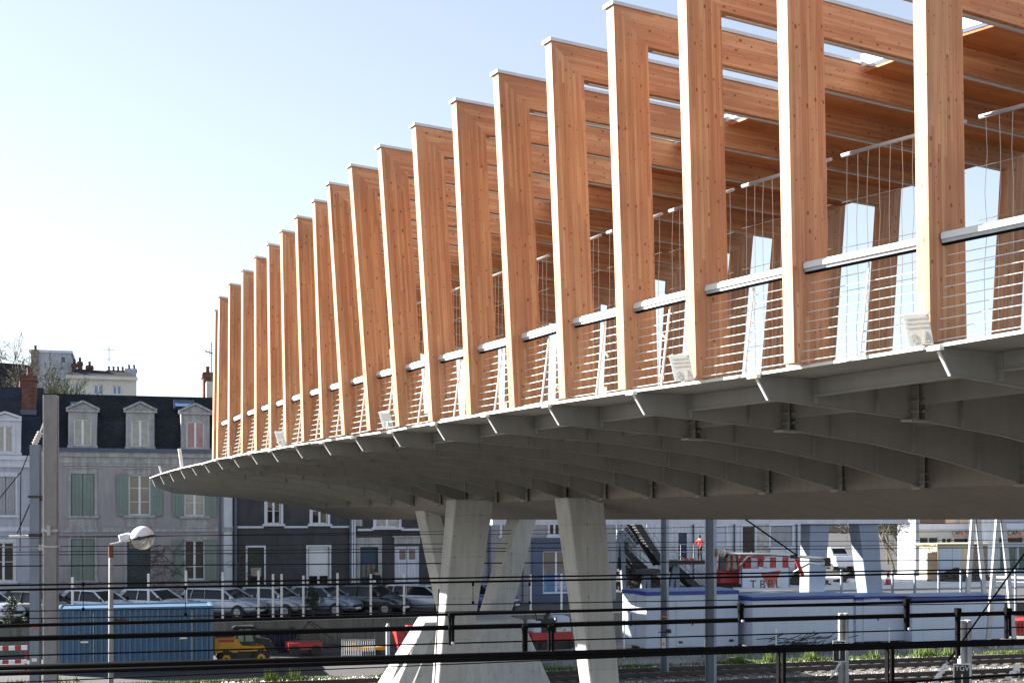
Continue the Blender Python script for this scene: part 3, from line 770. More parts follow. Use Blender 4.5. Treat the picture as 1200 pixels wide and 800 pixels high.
def surround(par, a, b_, c, d, mat='stone_trim', w=.16, y=-.04, sill=True, head=.22, ears=0):
    mb = MB(); mb.box(a-w,a,y,.0,c,d); mb.box(b_,b_+w,y,.0,c,d); mb.box(a-w,b_+w,y,0,d,d+head)
    if ears: mb.box(a-w-.06,b_+w+.06,y-.08,0,d+head,d+head+.07)
    if sill: mb.box(a-w-.1,b_+w+.1,y-.1,0,c-.12,c)
    return mb.build('window_surround', mat, par)
def dormer(h, x0, x1, y_top, y_bot, xw0, xw1, yw_t, yw_b, xa, ya, xp0, xp1, yp, wallmat, roofmat, pane, ped='stone_trim'):
    X0, X1 = h.x(x0), h.x(x1); zt, zb_ = h.z((x0+x1)/2, y_top), h.z((x0+x1)/2, y_bot)
    W0, W1 = h.x(xw0), h.x(xw1); wt, wb = h.z(xa, yw_t), h.z(xa, yw_b)
    yf = -.03
    xs = [X0, W0, W1, X1]
    mb = MB(); mb.box(X0,W0,yf,yf+.2,zb_,zt); mb.box(W1,X1,yf,yf+.2,zb_,zt); mb.box(W0,W1,yf,yf+.2,wt,zt); mb.box(W0,W1,yf,yf+.2,zb_,wb)
    mb.box(X0-.05,X1+.05,yf-.05,yf-.003,zb_,zb_+.12)
    for xx in (W0-.13, W1): mb.box(xx,xx+.13,yf-.035,yf-.003,wb,wt)
    mb.box(W0-.13,W1+.13,yf-.035,yf-.003,wt+.002,wt+.13)
    dm = mb.build('dormer', wallmat, h.o)
    # cheeks
    mb = MB(); mb.box(X0+.02,X0+.07,yf+.2,2.6,zb_,zt-.02); mb.box(X1-.07,X1-.02,yf+.2,2.6,zb_,zt-.02); mb.build('dormer_cheek', 'stone_white', dm)
    # pediment
    P0, P1 = h.x(xp0), h.x(xp1); pz = h.z(xa, yp); az = h.z(xa, ya); xm = (P0+P1)/2
    mb = MB(); mb.hexa([(P0+.08,yf-.02,pz),(P1-.08,yf-.02,pz),(xm,yf-.02,az-.09)],[(P0+.08,yf+.25,pz),(P1-.08,yf+.25,pz),(xm,yf+.25,az-.09)])
    mb.build('tympanum', wallmat, dm)
    mb = MB(); mb.bar((P0,yf-.02,pz-.06),(P1,yf-.02,pz-.06),.22,.12)
    for e in (P0, P1): mb.bar((e,yf-.03,pz+.04),(xm,yf-.03,az),.24,.11,up=(0,0,1))
    mb.build('pediment', ped, dm)
    mb = MB()
    for e in (P0, P1): mb.hexa([(e,yf-.05,pz+.06),(xm,yf-.05,az+.05),(xm,2.9,az+.05),(e,2.9,pz+.06)],[(e,yf-.05,pz+.1),(xm,yf-.05,az+.1),(xm,2.9,az+.1),(e,2.9,pz+.1)])
    mb.build('dormer_roof', roofmat, dm)
    w_ = window(dm, W0, W1, wb, wt, y=yf+.07, pane=pane, bars=0, fw=.06)
    return dm
def mansard(h, mat, zeave, zbreak, zridge, ybreak=1.3, yridge=4.6, depth=9.4, x0=-.02, x1=None, hips=False):
    x1 = h.W+.02 if x1 is None else x1
    prof = [(-.02,zeave),(ybreak,zbreak),(yridge,zridge),(depth-ybreak,zbreak),(depth,zeave)]
    mb = MB(); mb.hexa([(x0,y,z) for y,z in prof],[(x1,y,z) for y,z in prof])
    return mb.build('roof', mat, h.o)
def gutter(h, z, x0=0, x1=None, y=-.34):
    x1 = h.W if x1 is None else x1
    mb = MB(); mb.box(x0,x1,y,-.02,z,z+.16); mb.box(x0,x1,y+.03,0,z+.16,z+.2)
    return mb.build('gutter', 'gutter', h.o)
def downpipe(h, x, z0, z1, mat='gutter', y=-.12, r=.055):
    mb = MB(); mb.tube([(x,y,z0),(x,y,z1)], r, 8)
    for z in (z0+.6, (z0+z1)/2, z1-.5): mb.tube([(x,y,z-.03),(x,y,z+.03)], r*1.35, 8)
    return mb.build('downpipe', mat, h.o)
def chimney(par, x, y, z0, z1, w, d, mat='red_brick', pots=3, potmat='red_brick'):
    mb = MB(); mb.box(x,x+w,y,y+d,z0,z1); mb.box(x-.06,x+w+.06,y-.06,y+d+.06,z1-.28,z1-.12); mb.box(x-.03,x+w+.03,y-.03,y+d+.03,z1-.06,z1+.03)
    c = mb.build('chimney', mat, par)
    for k in range(pots):
        xx = x+w*(k+.5)/pots if w > d else x+w/2; yy = y+d/2 if w > d else y+d*(k+.5)/pots
        mb = MB(); mb.tube([(xx,yy,z1+.03),(xx,yy,z1+.25),(xx,yy,z1+.42)], [.13,.10,.12], 8); mb.build('chimney_pot', potmat, c)
    return c

# House with green shutters
b1 = 71.0
h = house('house', b1, 47, 273, 'render_pink', 'pinkish grey rendered house with pale green shutters and three stone dormers', 0)
h.zb = ZS
X, Z = h.x, h.z
zroof = Z(150, 530); zcor = Z(150, 543)
W1a = (X(83.3), X(110.6), Z(97,604), Z(97,554.8)); W2a = (X(150.6), X(176.4), Z(164,603.5), Z(164,556)); W3a = (X(216), X(240), Z(228,604.5), Z(228,557.5))
G1 = (X(83.3), X(110.6), Z(97,680), Z(97,630.7)); G3 = (X(216), X(240), Z(228,679), Z(228,632.6)); DR = (X(149), X(176.4), .15, Z(164,630))
wallgrid(h, 'render_pink', 0, zroof, [W1a,W2a,W3a,G1,G3,DR])
for r_ in (W1a,W2a,W3a,G1,G3):
    surround(h.o, *r_, w=.15, head=.30 if r_ in (W1a,W2a,W3a) else .18, ears=1 if r_ in (W1a,W2a,W3a) else 0)
for r_ in (W1a, G1):
    m = (r_[0]+r_[1])/2; shutter(h.o, r_[0]+.02, m-.01, r_[2], r_[3], y=.03); shutter(h.o, m+.01, r_[1]-.02, r_[2], r_[3], y=.03)
for r_, pn in ((W2a,'pane_brown'),(W3a,'pane_curtain'),(G3,'pane_dark')):
    window(h.o, *r_, pane=pn, bars=2); wd = .62
    shutter(h.o, r_[0]-wd, r_[0]-.01, r_[2]-.03, r_[3]+.03, y=-.1); shutter(h.o, r_[1]+.01, r_[1]+wd, r_[2]-.03, r_[3]+.03, y=-.1)
# aprons below the upper windows
for r_ in (W1a,W2a,W3a):
    mb = MB(); mb.box(r_[0]-.12,r_[1]+.12,-.045,-.002,r_[2]-.62,r_[2]-.13); mb.box(r_[0]+.12,r_[1]-.12,-.065,-.046,r_[2]-.52,r_[2]-.22); mb.build('apron', 'stone_trim', h.o)
mb = MB(); mb.box(DR[0],DR[1],.12,.17,0.15,DR[3])
for zz_ in (.35,1.25): 
    for s in (0,1):
        xa = DR[0]+.1+s*(DR[1]-DR[0])/2; mb.box(xa, xa+(DR[1]-DR[0])/2-.2, .1,.118,zz_,zz_+.75)
d_ = mb.build('door', 'door_teal', h.o)
mb = MB(); mb.box(DR[0]+.08,DR[1]-.08,.10,.115,DR[3]-.55,DR[3]-.08); mb.build('transom_pane', 'pane_brown', d_)
mb = MB(); mb.box(DR[0]-.16,DR[0],-.04,0,0,DR[3]); mb.box(DR[1],DR[1]+.16,-.04,0,0,DR[3]); mb.box(DR[0]-.16,DR[1]+.16,-.04,0,DR[3],DR[3]+.2); mb.build('door_surround', 'stone_trim', h.o)
mb = MB(); mb.box(0,h.W,-.07,-.002,Z(150,623),Z(150,619)); mb.box(0,h.W,-.05,-.002,Z(150,546),Z(150,543)); mb.box(0,h.W,-.09,-.051,Z(150,618.8),Z(150,617.8)); mb.build('string_course', 'stone_trim', h.o)
mb = MB(); mb.box(0,h.W,-.10,-.001,zcor,zroof-.25); mb.box(0,h.W,-.22,-.001,zroof-.249,zroof); mb.build('cornice', 'stone_trim', h.o)
mb = MB(); mb.box(X(262),X(272),-.03,-.001,0,zcor); mb.build('quoin', 'stone_white', h.o)
gutter(h, zroof)
zrid = Z(150,456.5)
mansard(h, 'slate_black', zroof+.1, Z(150,457.5), Z(150,456), 3.0, 4.2)
for i_, (c, pn) in enumerate(((97,'pane_curtain'),(164.5,'pane_curtain'),(229,'pane_pink'))):
    dy = (0,1,3)[i_]
    dormer(h, c-17, c+16.5, 480+dy, 524.5+dy, c-10.5, c+10, 491+dy, 522.5+dy, c, 470+dy, c-19.5, c+19.5, 480+dy, 'stone_trim', 'slate_black', pn)
def skylight(h, x0, x1, y0, y1, yy=(1.6,2.2)):
    X0, X1 = h.x(x0), h.x(x1); z0, z1 = h.z(x0,y1), h.z(x0,y0)
    mb = MB(); mb.hexa([(X0,yy[0]-.1,z0),(X1,yy[0]-.1,z0),(X1,yy[1]-.1,z1),(X0,yy[1]-.1,z1)],[(X0,yy[0],z0-.12),(X1,yy[0],z0-.12),(X1,yy[1],z1-.12),(X0,yy[1],z1-.12)])
    s = mb.build('skylight', 'gutter', h.o)
    mb = MB(); e = .08; mb.hexa([(X0+e,yy[0]-.12,z0+e),(X1-e,yy[0]-.12,z0+e),(X1-e,yy[1]-.12,z1-e),(X0+e,yy[1]-.12,z1-e)],[(X0+e,yy[0]-.09,z0+e),(X1-e,yy[0]-.09,z0+e),(X1-e,yy[1]-.09,z1-e),(X0+e,yy[1]-.09,z1-e)])
    mb.build('pane', 'pane_blue', s)
skylight(h, 80, 90, 466, 472, (2.15,2.5)); skylight(h, 205, 230, 463.5, 474, (2.1,2.65))
chimney(h.o, X(243), 4.2, zrid-1, Z(243,427), .55, 1.3, pots=1)
mb = MB(); mb.box(X(246),h.W,3.2,7,zrid-2,Z(246,440)); mb.build('party_wall', 'render_cream', h.o)
downpipe(h, X(258), 0, zroof, 'gutter')
# bare climbing vine
def vine(x0, zmax, o, mat='bark'):
    mb = MB()
    def grow(p, a, L, r, dpt):
        pts = [p]; 
        for _ in range(6):
            a += random.uniform(-.35,.35); p = p+V((math.sin(a), random.uniform(-.01,.01), math.cos(a)))*L/6; pts.append(p)
        mb.tube(pts, [max(r*(1-.6*i/6),.014) for i in range(7)], 4, cap=False)
        if dpt:
            for _ in range(3): grow(pts[random.randint(2,6)], a+random.uniform(-1.1,1.1), L*.7, r*.55, dpt-1)
    grow(V((0,0,0)), -.1, zmax*.55, .03, 4); grow(V((.15,0,0)), .3, zmax*.4, .022, 3)
    return mb.build('climbing_vine', mat)
v_ = vine(0, 4.3, None); v_.location = TN(along(252,b1), b1-.17, ZS+.1); v_.rotation_euler = (0,0,TA)
tag(v_, 'leafless climbing vine spreading over the pinkish house wall beside the downpipe', 'climbing plant')

# House at the left edge
h = house('house', b1, -120, 47, 'render_pale', 'pale bluish house at the left edge with blue slate roof and curved dormer', 0)
X, Z = h.x, h.z; zr = Z(20,536)
UA1 = (X(-5), X(18), Z(8,603), Z(8,558)); GA1 = (X(-9), X(16.5), Z(8,681), Z(8,635)); UB = (X(-70),X(-45),Z(-60,603),Z(-60,558)); GB = (X(-70),X(-45),Z(-60,681),Z(-60,635))
wallgrid(h, 'render_pale', 0, zr, [UA1,GA1,UB,GB])
for r_ in (UA1,UB): 
    surround(h.o,*r_,mat='stone_white',w=.1); m=(r_[0]+r_[1])/2; shutter(h.o,r_[0]+.02,m-.01,r_[2],r_[3],'shutter_grey',y=.03); shutter(h.o,m+.01,r_[1]-.02,r_[2],r_[3],'shutter_grey',y=.03)
for r_ in (GA1,GB): surround(h.o,*r_,mat='stone_white',w=.1); window(h.o,*r_,pane='pane_dark',bars=1)
mb = MB(); mb.box(0,h.W-.02,-.12,-.001,zr-.5,zr-.12); mb.box(0,h.W-.02,-.25,-.001,zr-.12,zr+.1); mb.box(0,h.W-.02,-.05,-.001,Z(20,622),Z(20,617)); mb.build('cornice','stone_white',h.o)
mansard(h, 'slate_blue', zr+.1, Z(20,487), Z(20,447.5), 1.0, 3.0, x1=h.W-.01)
dormer(h, -12, 24.5, 492, 533, -4, 15, 499, 530, 8, 483, -13, 25.5, 490, 'stone_white', 'slate_blue', 'pane_curtain', 'stone_white')
dormer(h, -74, -40, 492, 533, -66, -48, 499, 530, -57, 483, -76, -38, 490, 'stone_white', 'slate_blue', 'pane_dark', 'stone_white')
c_ = chimney(h.o, X(23), 1.3, Z(30,480), Z(30,437), X(40)-X(23), .9, pots=3)
mb = MB(); mb.box(X(22),X(41),1.05,2.0,Z(30,484),Z(30,478)); mb.build('lead_flashing','gutter',c_)
chimney(h.o, X(8), 5.5, Z(8,455), Z(8,443), 1.0, .6, pots=2)
downpipe(h, X(45.5), 0, zr)

# dark rendered houses behind the bridge
def sash(h, x0, x1, y0, y1, pane, sur='stone_white', bars=1, **k):
    r_ = (h.x(x0), h.x(x1), h.z((x0+x1)/2, y1), h.z((x0+x1)/2, y0)); return r_
h = house('house', b1, 274, 411, 'render_dark', 'dark grey rendered house with a dark green door and a white roller blind', 0)
X, Z = h.x, h.z; zr = Z(330,561)
w1 = (X(312.5),X(329),Z(320,613.5),Z(320,568)); w2 = (X(365.5),X(384),Z(375,613.5),Z(375,568)); g2 = (X(361),X(386),Z(373,686),Z(373,640)); dd = (X(290),X(309.5),.1,Z(300,641))
wallgrid(h,'render_dark',0,zr,[w1,w2,g2,dd])
for r_, p_ in ((w1,'pane_dark'),(w2,'pane_dark')): surround(h.o,*r_,mat='stone_white',w=.13); window(h.o,*r_,pane=p_,bars=2)
surround(h.o,*g2,mat='stone_white',w=.1,head=.1); window(h.o,*g2,pane='pane_dark',bars=0)
mb=MB()
z=g2[2]+.55
while z<g2[3]-.02: mb.box(g2[0]+.05,g2[1]-.05,.08,.12,z,z+.085); z+=.09
mb.build('roller_blind','paint_white',h.o)
mb=MB(); mb.box(dd[0],dd[1],.12,.17,.1,dd[3]); mb.box(dd[0]+.15,dd[1]-.15,.1,.118,.4,1.2); d_=mb.build('door','door_green',h.o)
mb=MB(); mb.box(dd[0]+.15,dd[1]-.15,.1,.118,1.4,2.2); mb.build('door_pane','pane_dark',d_)
mb=MB(); mb.box(dd[0]-.09,dd[0],-.03,0,0,dd[3]); mb.box(dd[1],dd[1]+.09,-.03,0,0,dd[3]); mb.box(dd[0]-.09,dd[1]+.09,-.03,0,dd[3],dd[3]+.1); mb.build('door_surround','stone_white',h.o)
mb=MB(); mb.box(0,X(309),-.03,-.001,Z(330,618.3),Z(330,616)); mb.box(X(333),X(361),-.03,-.001,Z(330,618.3),Z(330,616)); mb.box(X(387),h.W,-.03,-.001,Z(330,618.3),Z(330,616)); mb.build('string_course','stone_white',h.o)
gutter(h, zr); mansard(h,'slate_black',zr+.1,zr+.35,zr+.6,1.25,4.6)  # hidden eaves and roof lowered so the sun reaches the end cabin
downpipe(h, X(276), 0, zr, 'gutter', r=.08); downpipe(h, X(410), 0, zr, 'gutter')
h = house('house', b1, 411, 532, 'render_dark', 'dark house with navy door and wide white double doors behind the estate car', 0)
X, Z = h.x, h.z; zr = Z(450,545)
u1=(X(440.5),X(467),Z(453,617.5),Z(453,575)); gd=(X(462.5),X(491.5),Z(477,690),Z(477,639.5)); nd=(X(422),X(443),.35,Z(431,640.5)); u2=(X(514),X(540),Z(520,617),Z(520,575))
wallgrid(h,'render_dark',0,zr,[u1,gd,nd])
surround(h.o,*u1,mat='stone_white',w=.16); window(h.o,*u1,pane='pane_curtain',bars=2)
shutter(h.o,X(416.3),X(424.5),Z(420,616),Z(420,575),'shutter_grey')
mb=MB(); m=(gd[0]+gd[1])/2
for s0,s1 in ((gd[0],m-.015),(m+.015,gd[1])):
    n_=4; w_=(s1-s0)/n_
    for k in range(n_): mb.box(s0+k*w_+.006,s0+(k+1)*w_-.006,.05,.1,gd[2],gd[3])
dw=mb.build('garage_door','door_white',h.o)
mb=MB()
for s0 in (gd[0]+.28,m+.12): mb.box(s0,s0+.36,.035,.048,gd[3]-.75,gd[3]-.2)
mb.build('door_pane','pane_brown',dw)
mb=MB(); mb.box(X(462),X(492),-.05,-.001,Z(477,637),Z(477,629)); mb.box(X(460),X(494),-.12,-.051,Z(477,629),Z(477,627.5)); mb.build('lintel','stone_trim',h.o)
mb=MB(); mb.box(nd[0],nd[1],.12,.17,.35,nd[3]); 
for k in range(5): mb.box(nd[0]+.1+k*.16,nd[0]+.2+k*.16,.1,.118,.6,1.5)
d_=mb.build('door','door_navy',h.o)
mb=MB(); 
for k in range(3): mb.box(nd[0]+.12+k*.28,nd[0]+.32+k*.28,.1,.118,1.6,2.3)
mb.build('door_pane','pane_brown',d_)
mb=MB(); mb.box(X(417.5),nd[0],-.05,0,0,nd[3]); mb.box(nd[1],X(447.5),-.05,0,0,nd[3]); mb.box(X(417.5),X(447.5),-.05,0,nd[3],Z(430,629.5)); mb.build('door_surround','stone_trim',h.o)
mb=MB(); mb.box(nd[0]-.1,nd[1]+.1,-.5,-.051,0,.16); mb.box(nd[0]-.05,nd[1]+.05,-.3,-.052,.161,.33); mb.build('doorstep','stone_trim',h.o)
mb=MB(); mb.box(X(419),X(438),-.03,-.001,Z(450,621.5),Z(450,619)); mb.box(X(470),h.W,-.03,-.001,Z(450,621.5),Z(450,619)); mb.build('string_course','stone_white',h.o)
gutter(h, zr); mansard(h,'slate_black',zr+.1,zr+2.2,zr+3.3,1.25,4.6)  # hidden roof kept tall to cast shade on the landing legs
downpipe(h, X(412.5), 0, zr, 'stone_white'); downpipe(h, X(415.3), 0, zr, 'stone_white')
h = house('house', b1, 532, 722, 'render_lilac', 'pale lilac house with a dark blue shopfront between the bridge legs', 0)
X, Z = h.x, h.z; zr = Z(600,550)
u1=(X(588),X(598),Z(593,627.5),Z(593,590)); u2=(X(644),X(657),Z(650,627),Z(650,590)); u0=(X(545),X(560),Z(552,627),Z(552,590)); sw=(X(635.5),X(668),Z(650,695),Z(650,644.5))
wallgrid(h,'render_lilac',0,zr,[u0,u1,u2,sw])
for r_ in (u0,u1,u2): surround(h.o,*r_,mat='stone_white',w=.12); window(h.o,*r_,pane='pane_brown' if r_ is u1 else 'pane_dark',bars=1)
mb=MB(); y0=-.12; mb.box(X(623),sw[0],y0,-.001,0,Z(640,632)); mb.box(sw[1],X(673),y0,-.001,0,Z(640,632)); mb.box(sw[0],sw[1],y0,-.001,sw[3],Z(640,632)); mb.box(sw[0],sw[1],y0,-.001,0,sw[2]); mb.box(X(622),X(674),y0-.12,y0-.001,Z(640,632),Z(640,629.5))
for z in (Z(640,636),Z(640,640)): mb.box(X(624),X(672),y0-.03,y0-.001,z-.03,z+.03)
sf=mb.build('shopfront','shop_blue',h.o)
w_=window(sf,*sw,y=.05,pane='pane_blue',bars=0,fw=.09); mb=MB(); mb.box(sw[0]+.12,(sw[0]+sw[1])/2-.07,.06,.075,(sw[2]+sw[3])/2-.1,sw[3]-.12); mb.box((sw[0]+sw[1])/2+.07,sw[1]-.12,.06,.075,(sw[2]+sw[3])/2-.1,sw[3]-.12); mb.build('pane','pane_brown',w_)  # blue pane colour stands for a reflection, brown laid over its upper half
downpipe(h, X(573), 0, zr, 'gutter', r=.09); downpipe(h, X(612), 0, Z(612,645), 'gutter', r=.05)
gutter(h, zr); mansard(h,'slate_black',zr+.1,zr+2.2,zr+3.3,1.25,4.6)  # height of this hidden roof also set for shade on the legs

# long pale building on the right, behind the works
b5 = 84.0
h = house('warehouse', b5, 700, 956, 'render_white', 'long low pale building with shuttered windows behind the site cabins', 0, cat='building')
X, Z = h.x, h.z; zr = 7.6
ops=[(X(903),X(928.5),Z(916,639.5),Z(916,616)),(X(870),X(884.5),.3,Z(877,616.5)),(X(838),X(851),Z(845,640),Z(845,616.5)),(X(795),X(805),Z(800,655),Z(800,624.5)),(X(735),X(750),Z(740,640),Z(740,616))]
wallgrid(h,'render_white',0,zr,ops)
for k in (0,2,4):
    r_=ops[k]; surround(h.o,*r_,mat='paint_white',w=.12,head=.1)
    mb=MB(); mb.box(r_[0],r_[1],.06,.1,r_[2],r_[3]); mb.build('shutter','shutter_grey' if k==0 else 'door_white',h.o)
r_=ops[1]; mb=MB(); mb.box(r_[0]+.06,r_[1]-.06,.08,.14,r_[2],r_[3]-.06); mb.build('door','pane_dark',h.o); surround(h.o,*r_,mat='paint_white',w=.12,head=.1,sill=False)
r_=ops[3]; mb=MB(); mb.box(r_[0],r_[1],.08,.14,r_[2],r_[3]); mb.build('door','door_navy',h.o)
mb=MB(); mb.box(X(886),X(902),-.02,-.001,0,5.5); mb.build('stone_patch','pale_ashlar',h.o)
mb=MB()
for xx in (812,860,933,942): mb.tube([(X(xx),-.1,.2),(X(xx),-.1,zr-.1)],.06,6)
mb.build('downpipe','gutter',h.o)
mb=MB(); mb.box(X(946),X(949.5),-.4,-.03,0,zr-.3); mb.box(X(951),X(953),-.5,-.2,0,zr-.3); mb.build('timber_prop','kiosk_cream',h.o)
mansard(h,'slate_blue',zr,zr+1.2,zr+2.2,2.5,4.6); gutter(h,zr-.1)

# buildings on the hill behind the left roofs
b6 = 125.0
h = house('apartment_building', b6, 36, 83, 'stone_white', 'plain white block with one small window behind the bare tree', 0, cat='building')
X, Z = h.x, h.z; zt_=Z(60,413.5); sw=(X(72),X(76),Z(74,424.5),Z(74,418.5))
wallgrid(h,'render_pale',0,zt_,[sw],depth=8); window(h.o,*sw,pane='pane_dark',bars=0,mull=False,fw=.04,frame='gutter')
mb=MB(); mb.box(-.15,h.W+.15,-.15,8.15,zt_,zt_+.25); mb.build('roof','stone_white',h.o)
chimney(h.o, X(38), -.3, zt_-2, zt_+.2, X(45)-X(38), .6, mat='rubble_stone', pots=3, potmat='door_green')
mb=MB(); mb.hexa([(X(-20),-.5,Z(0,470)),(X(37),-.5,Z(0,470)),(X(37),6,Z(0,470)),(X(-20),6,Z(0,470))],[(X(-20),2,Z(0,421)),(X(37),2,Z(0,424)),(X(37),3,Z(0,424)),(X(-20),3,Z(0,421))]); mb.build('lower_roof','slate_black',h.o)
h = house('house', b6-4, 80, 160, 'render_cream', 'cream house with dark slate roof and rows of chimneys on the rise behind', 0)
X, Z = h.x, h.z; zt_=Z(110,444.5)
ops=[(X(88),X(95),Z(90,462),Z(90,448.5)),(X(110),X(121),Z(115,462),Z(115,451)),(X(132),X(142),Z(137,462),Z(137,452))]
wallgrid(h,'render_cream',0,zt_,ops,depth=9)
for r_ in ops: window(h.o,*r_,pane='pane_blue',bars=0)
mb=MB(); mb.box(-.2,h.W+.1,-.35,0,zt_,zt_+.3); mb.build('cornice','render_cream',h.o)
mb=MB(); xa,xb=X(81),X(158); mb.hexa([(xa,-.3,zt_+.3),(xb,-.3,zt_+.3),(xb,9,zt_+.3),(xa,9,zt_+.3)],[(X(88),2.5,Z(90,428.5)),(X(149),2.5,Z(150,433)),(X(149),6,Z(150,433)),(X(88),6,Z(90,428.5))]); mb.build('roof','slate_black',h.o)
mb=MB(); mb.box(X(146),X(160),2.4,6.5,zt_,Z(150,428.5)); mb.build('gable_wall','render_pale',h.o)
chimney(h.o, X(82), 3, zt_+.5, Z(85,421.5), X(88)-X(82), .7, pots=2, potmat='door_green'); chimney(h.o, X(89), 3, zt_+.5, Z(90,419.5), X(95)-X(89), .7, pots=2, potmat='door_green'); chimney(h.o, X(99.5), 3, zt_+1, Z(100,424), .6, .6, pots=1, potmat='door_green')
chimney(h.o, X(124), 3, zt_+1, Z(130,430), X(146)-X(124), .7, pots=4, potmat='gutter'); chimney(h.o, X(148), 3, zt_+1, Z(150,428), .9, .6, pots=2, potmat='gutter')
mb=MB(); mx=X(127); mz=Z(127,401); mb.tube([(mx,3,zt_+2),(mx,3,mz)],.04,5)
for z,l in ((mz-.3,.7),(mz-1.2,.35),(mz-2.6,.2),(mz-3.4,.9)): mb.tube([(mx-l,3,z),(mx+l*.7,3,z)],.025,4)
mb.build('aerial','gutter',h.o)
# roof aerial peeking past the last frame
p=at(247.5,401,75); mb=MB(); mb.tube([(0,0,-4),(0,0,0)],.03,5); mb.tube([(-.35,0,-.5),(.3,0,-.7)],.03,5); mb.tube([(-.3,0,-.35),(-.3,0,-.75)],.02,4); mb.tube([(-.1,0,-.4),(-.1,0,-.8)],.02,4)
o=mb.build('roof_aerial','gutter'); o.location=p; tag(o,'small rooftop aerial just left of the farthest timber post','aerial')
# building with the shop sign at far right
b7 = 92.0
h = house('shop_building', b7, 1072, 1330, 'render_white', 'modern shop building with grey fascia, black lettering and dark glazing at far right', 0, cat='building')
X, Z = h.x, h.z; zr=9.5
ops=[(X(1078),X(1100),Z(1090,648),Z(1090,629)),(X(1104),X(1116),Z(1110,650),Z(1110,630)),(X(1118),X(1154),Z(1130,636),Z(1130,630)),(X(1170),X(1230),Z(1190,636),Z(1190,629)),(X(1172),X(1192),.2,Z(1180,640)),(X(1194),X(1240),.2,Z(1200,640))]
ops=[o for o in ops]
wallgrid(h,'render_pale',0,zr,ops,depth=2.5)
for k,r_ in enumerate(ops): 
    window(h.o,*r_,pane='pane_dark' if k<4 else 'green_glass',bars=0,frame='galv',fw=.06)
mb=MB(); mb.box(0,X(1134),-.06,-.001,Z(1100,628.5),Z(1100,620)); mb.box(X(1164),h.W,-.06,-.001,Z(1190,628),Z(1190,620)); fb=mb.build('sign_band','grey_band',h.o)
mb=MB(); mb.box(0,X(1134),-.1,-.001,Z(1100,619.8),Z(1100,613.5)); mb.box(X(1164),h.W,-.1,-.001,Z(1190,619.8),Z(1190,613)); mb.build('canopy_edge','door_white',h.o)
mb=MB(); mb.box(X(1078),X(1107),-.05,-.001,Z(1100,613.3),Z(1100,600)); mb.build('cladding','brown_clad',h.o)
mb=MB(); mb.box(X(1108),X(1120),-.05,-.001,Z(1110,613.3),Z(1110,600)); mb.box(X(1124),X(1134),-.05,-.001,Z(1110,613.3),Z(1110,600)); mb.build('render_panel','peach',h.o)
mb=MB(); mb.hexa([(X(1134),-1.9,0),(X(1158),-.9,0),(X(1164),0,0),(X(1134),0,0)],[(X(1134),-1.9,zr),(X(1158),-.9,zr),(X(1164),0,zr),(X(1134),0,zr)]); mb.build('corner_pier','render_white',h.o)
def capsign(xc, yc, s):
    x=X(xc); z=Z(xc,yc)
    text('CAP', s, 'cap_black', fb, (x-s*1.25,-.1,z), (math.pi/2,0,0)); text('TEL', s, 'cap_black', fb, (x+s*1.35,-.1,z), (math.pi/2,0,0))
    mb=MB()
    for k in range(5):
        t=2*math.pi*k/5+math.pi/2; mb.bar((x,-.1,z-.05),(x+s*.42*math.cos(t),-.1,z-.05+s*.42*math.sin(t)),s*.16,.02,up=(0,1,0))
    mb.bar((x-s*2.1,-.1,z-s*.62),(x-s*.4,-.1,z-s*.62),s*.16,.02,up=(0,1,0)); mb.bar((x+s*.3,-.1,z-s*.66),(x+s*2.2,-.1,z-s*.6),s*.16,.02,up=(0,1,0))
    mb.build('emblem','cap_orange',fb)
capsign(1126.5,624.3,.46); capsign(1194.5,624.3,.58)
mb=MB(); zf=.5
o=h
# far brown facade closing the street view between the two
h = house('building', 150, 955, 1100, 'rubble_stone', 'brownish stone building at the far end of the rising street', 0, cat='building')
X,Z=h.x,h.z
ops=[(X(x),X(x+7),Z(x,640),Z(x,622)) for x in (965,983,1001,1019,1037,1058,1078)]
wallgrid(h,'rubble_stone',0,15,ops); 
for r_ in ops: window(h.o,*r_,pane='pane_dark')
mansard(h,'slate_black',15,17,18)
mb=MB(); mb.hexa([TN(along(965,96),96,ZS),TN(along(1075,96),96,ZS),TN(along(1075,149),149,ZS),TN(along(965,149),149,ZS)],[TN(along(965,96),96,ZS+.01),TN(along(1075,96),96,ZS+.01),TN(along(1085,149),149,ZS+2.4),TN(along(955,149),149,ZS+2.4)])
struct(mb,'road','asphalt')
mb=MB(); mb.hexa([TN(along(860,76),76,ZS),TN(along(1300,76),76,ZS),TN(along(1300,91),91.5,ZS),TN(along(860,91),91.5,ZS)],[TN(along(860,76),76,ZS+.03),TN(along(1300,76),76,ZS+.03),TN(along(1300,91),91.5,ZS+.03),TN(along(860,91),91.5,ZS+.03)])
tag(mb.build('pavement_works','kerb_stone'),kind='structure').name='pavement'
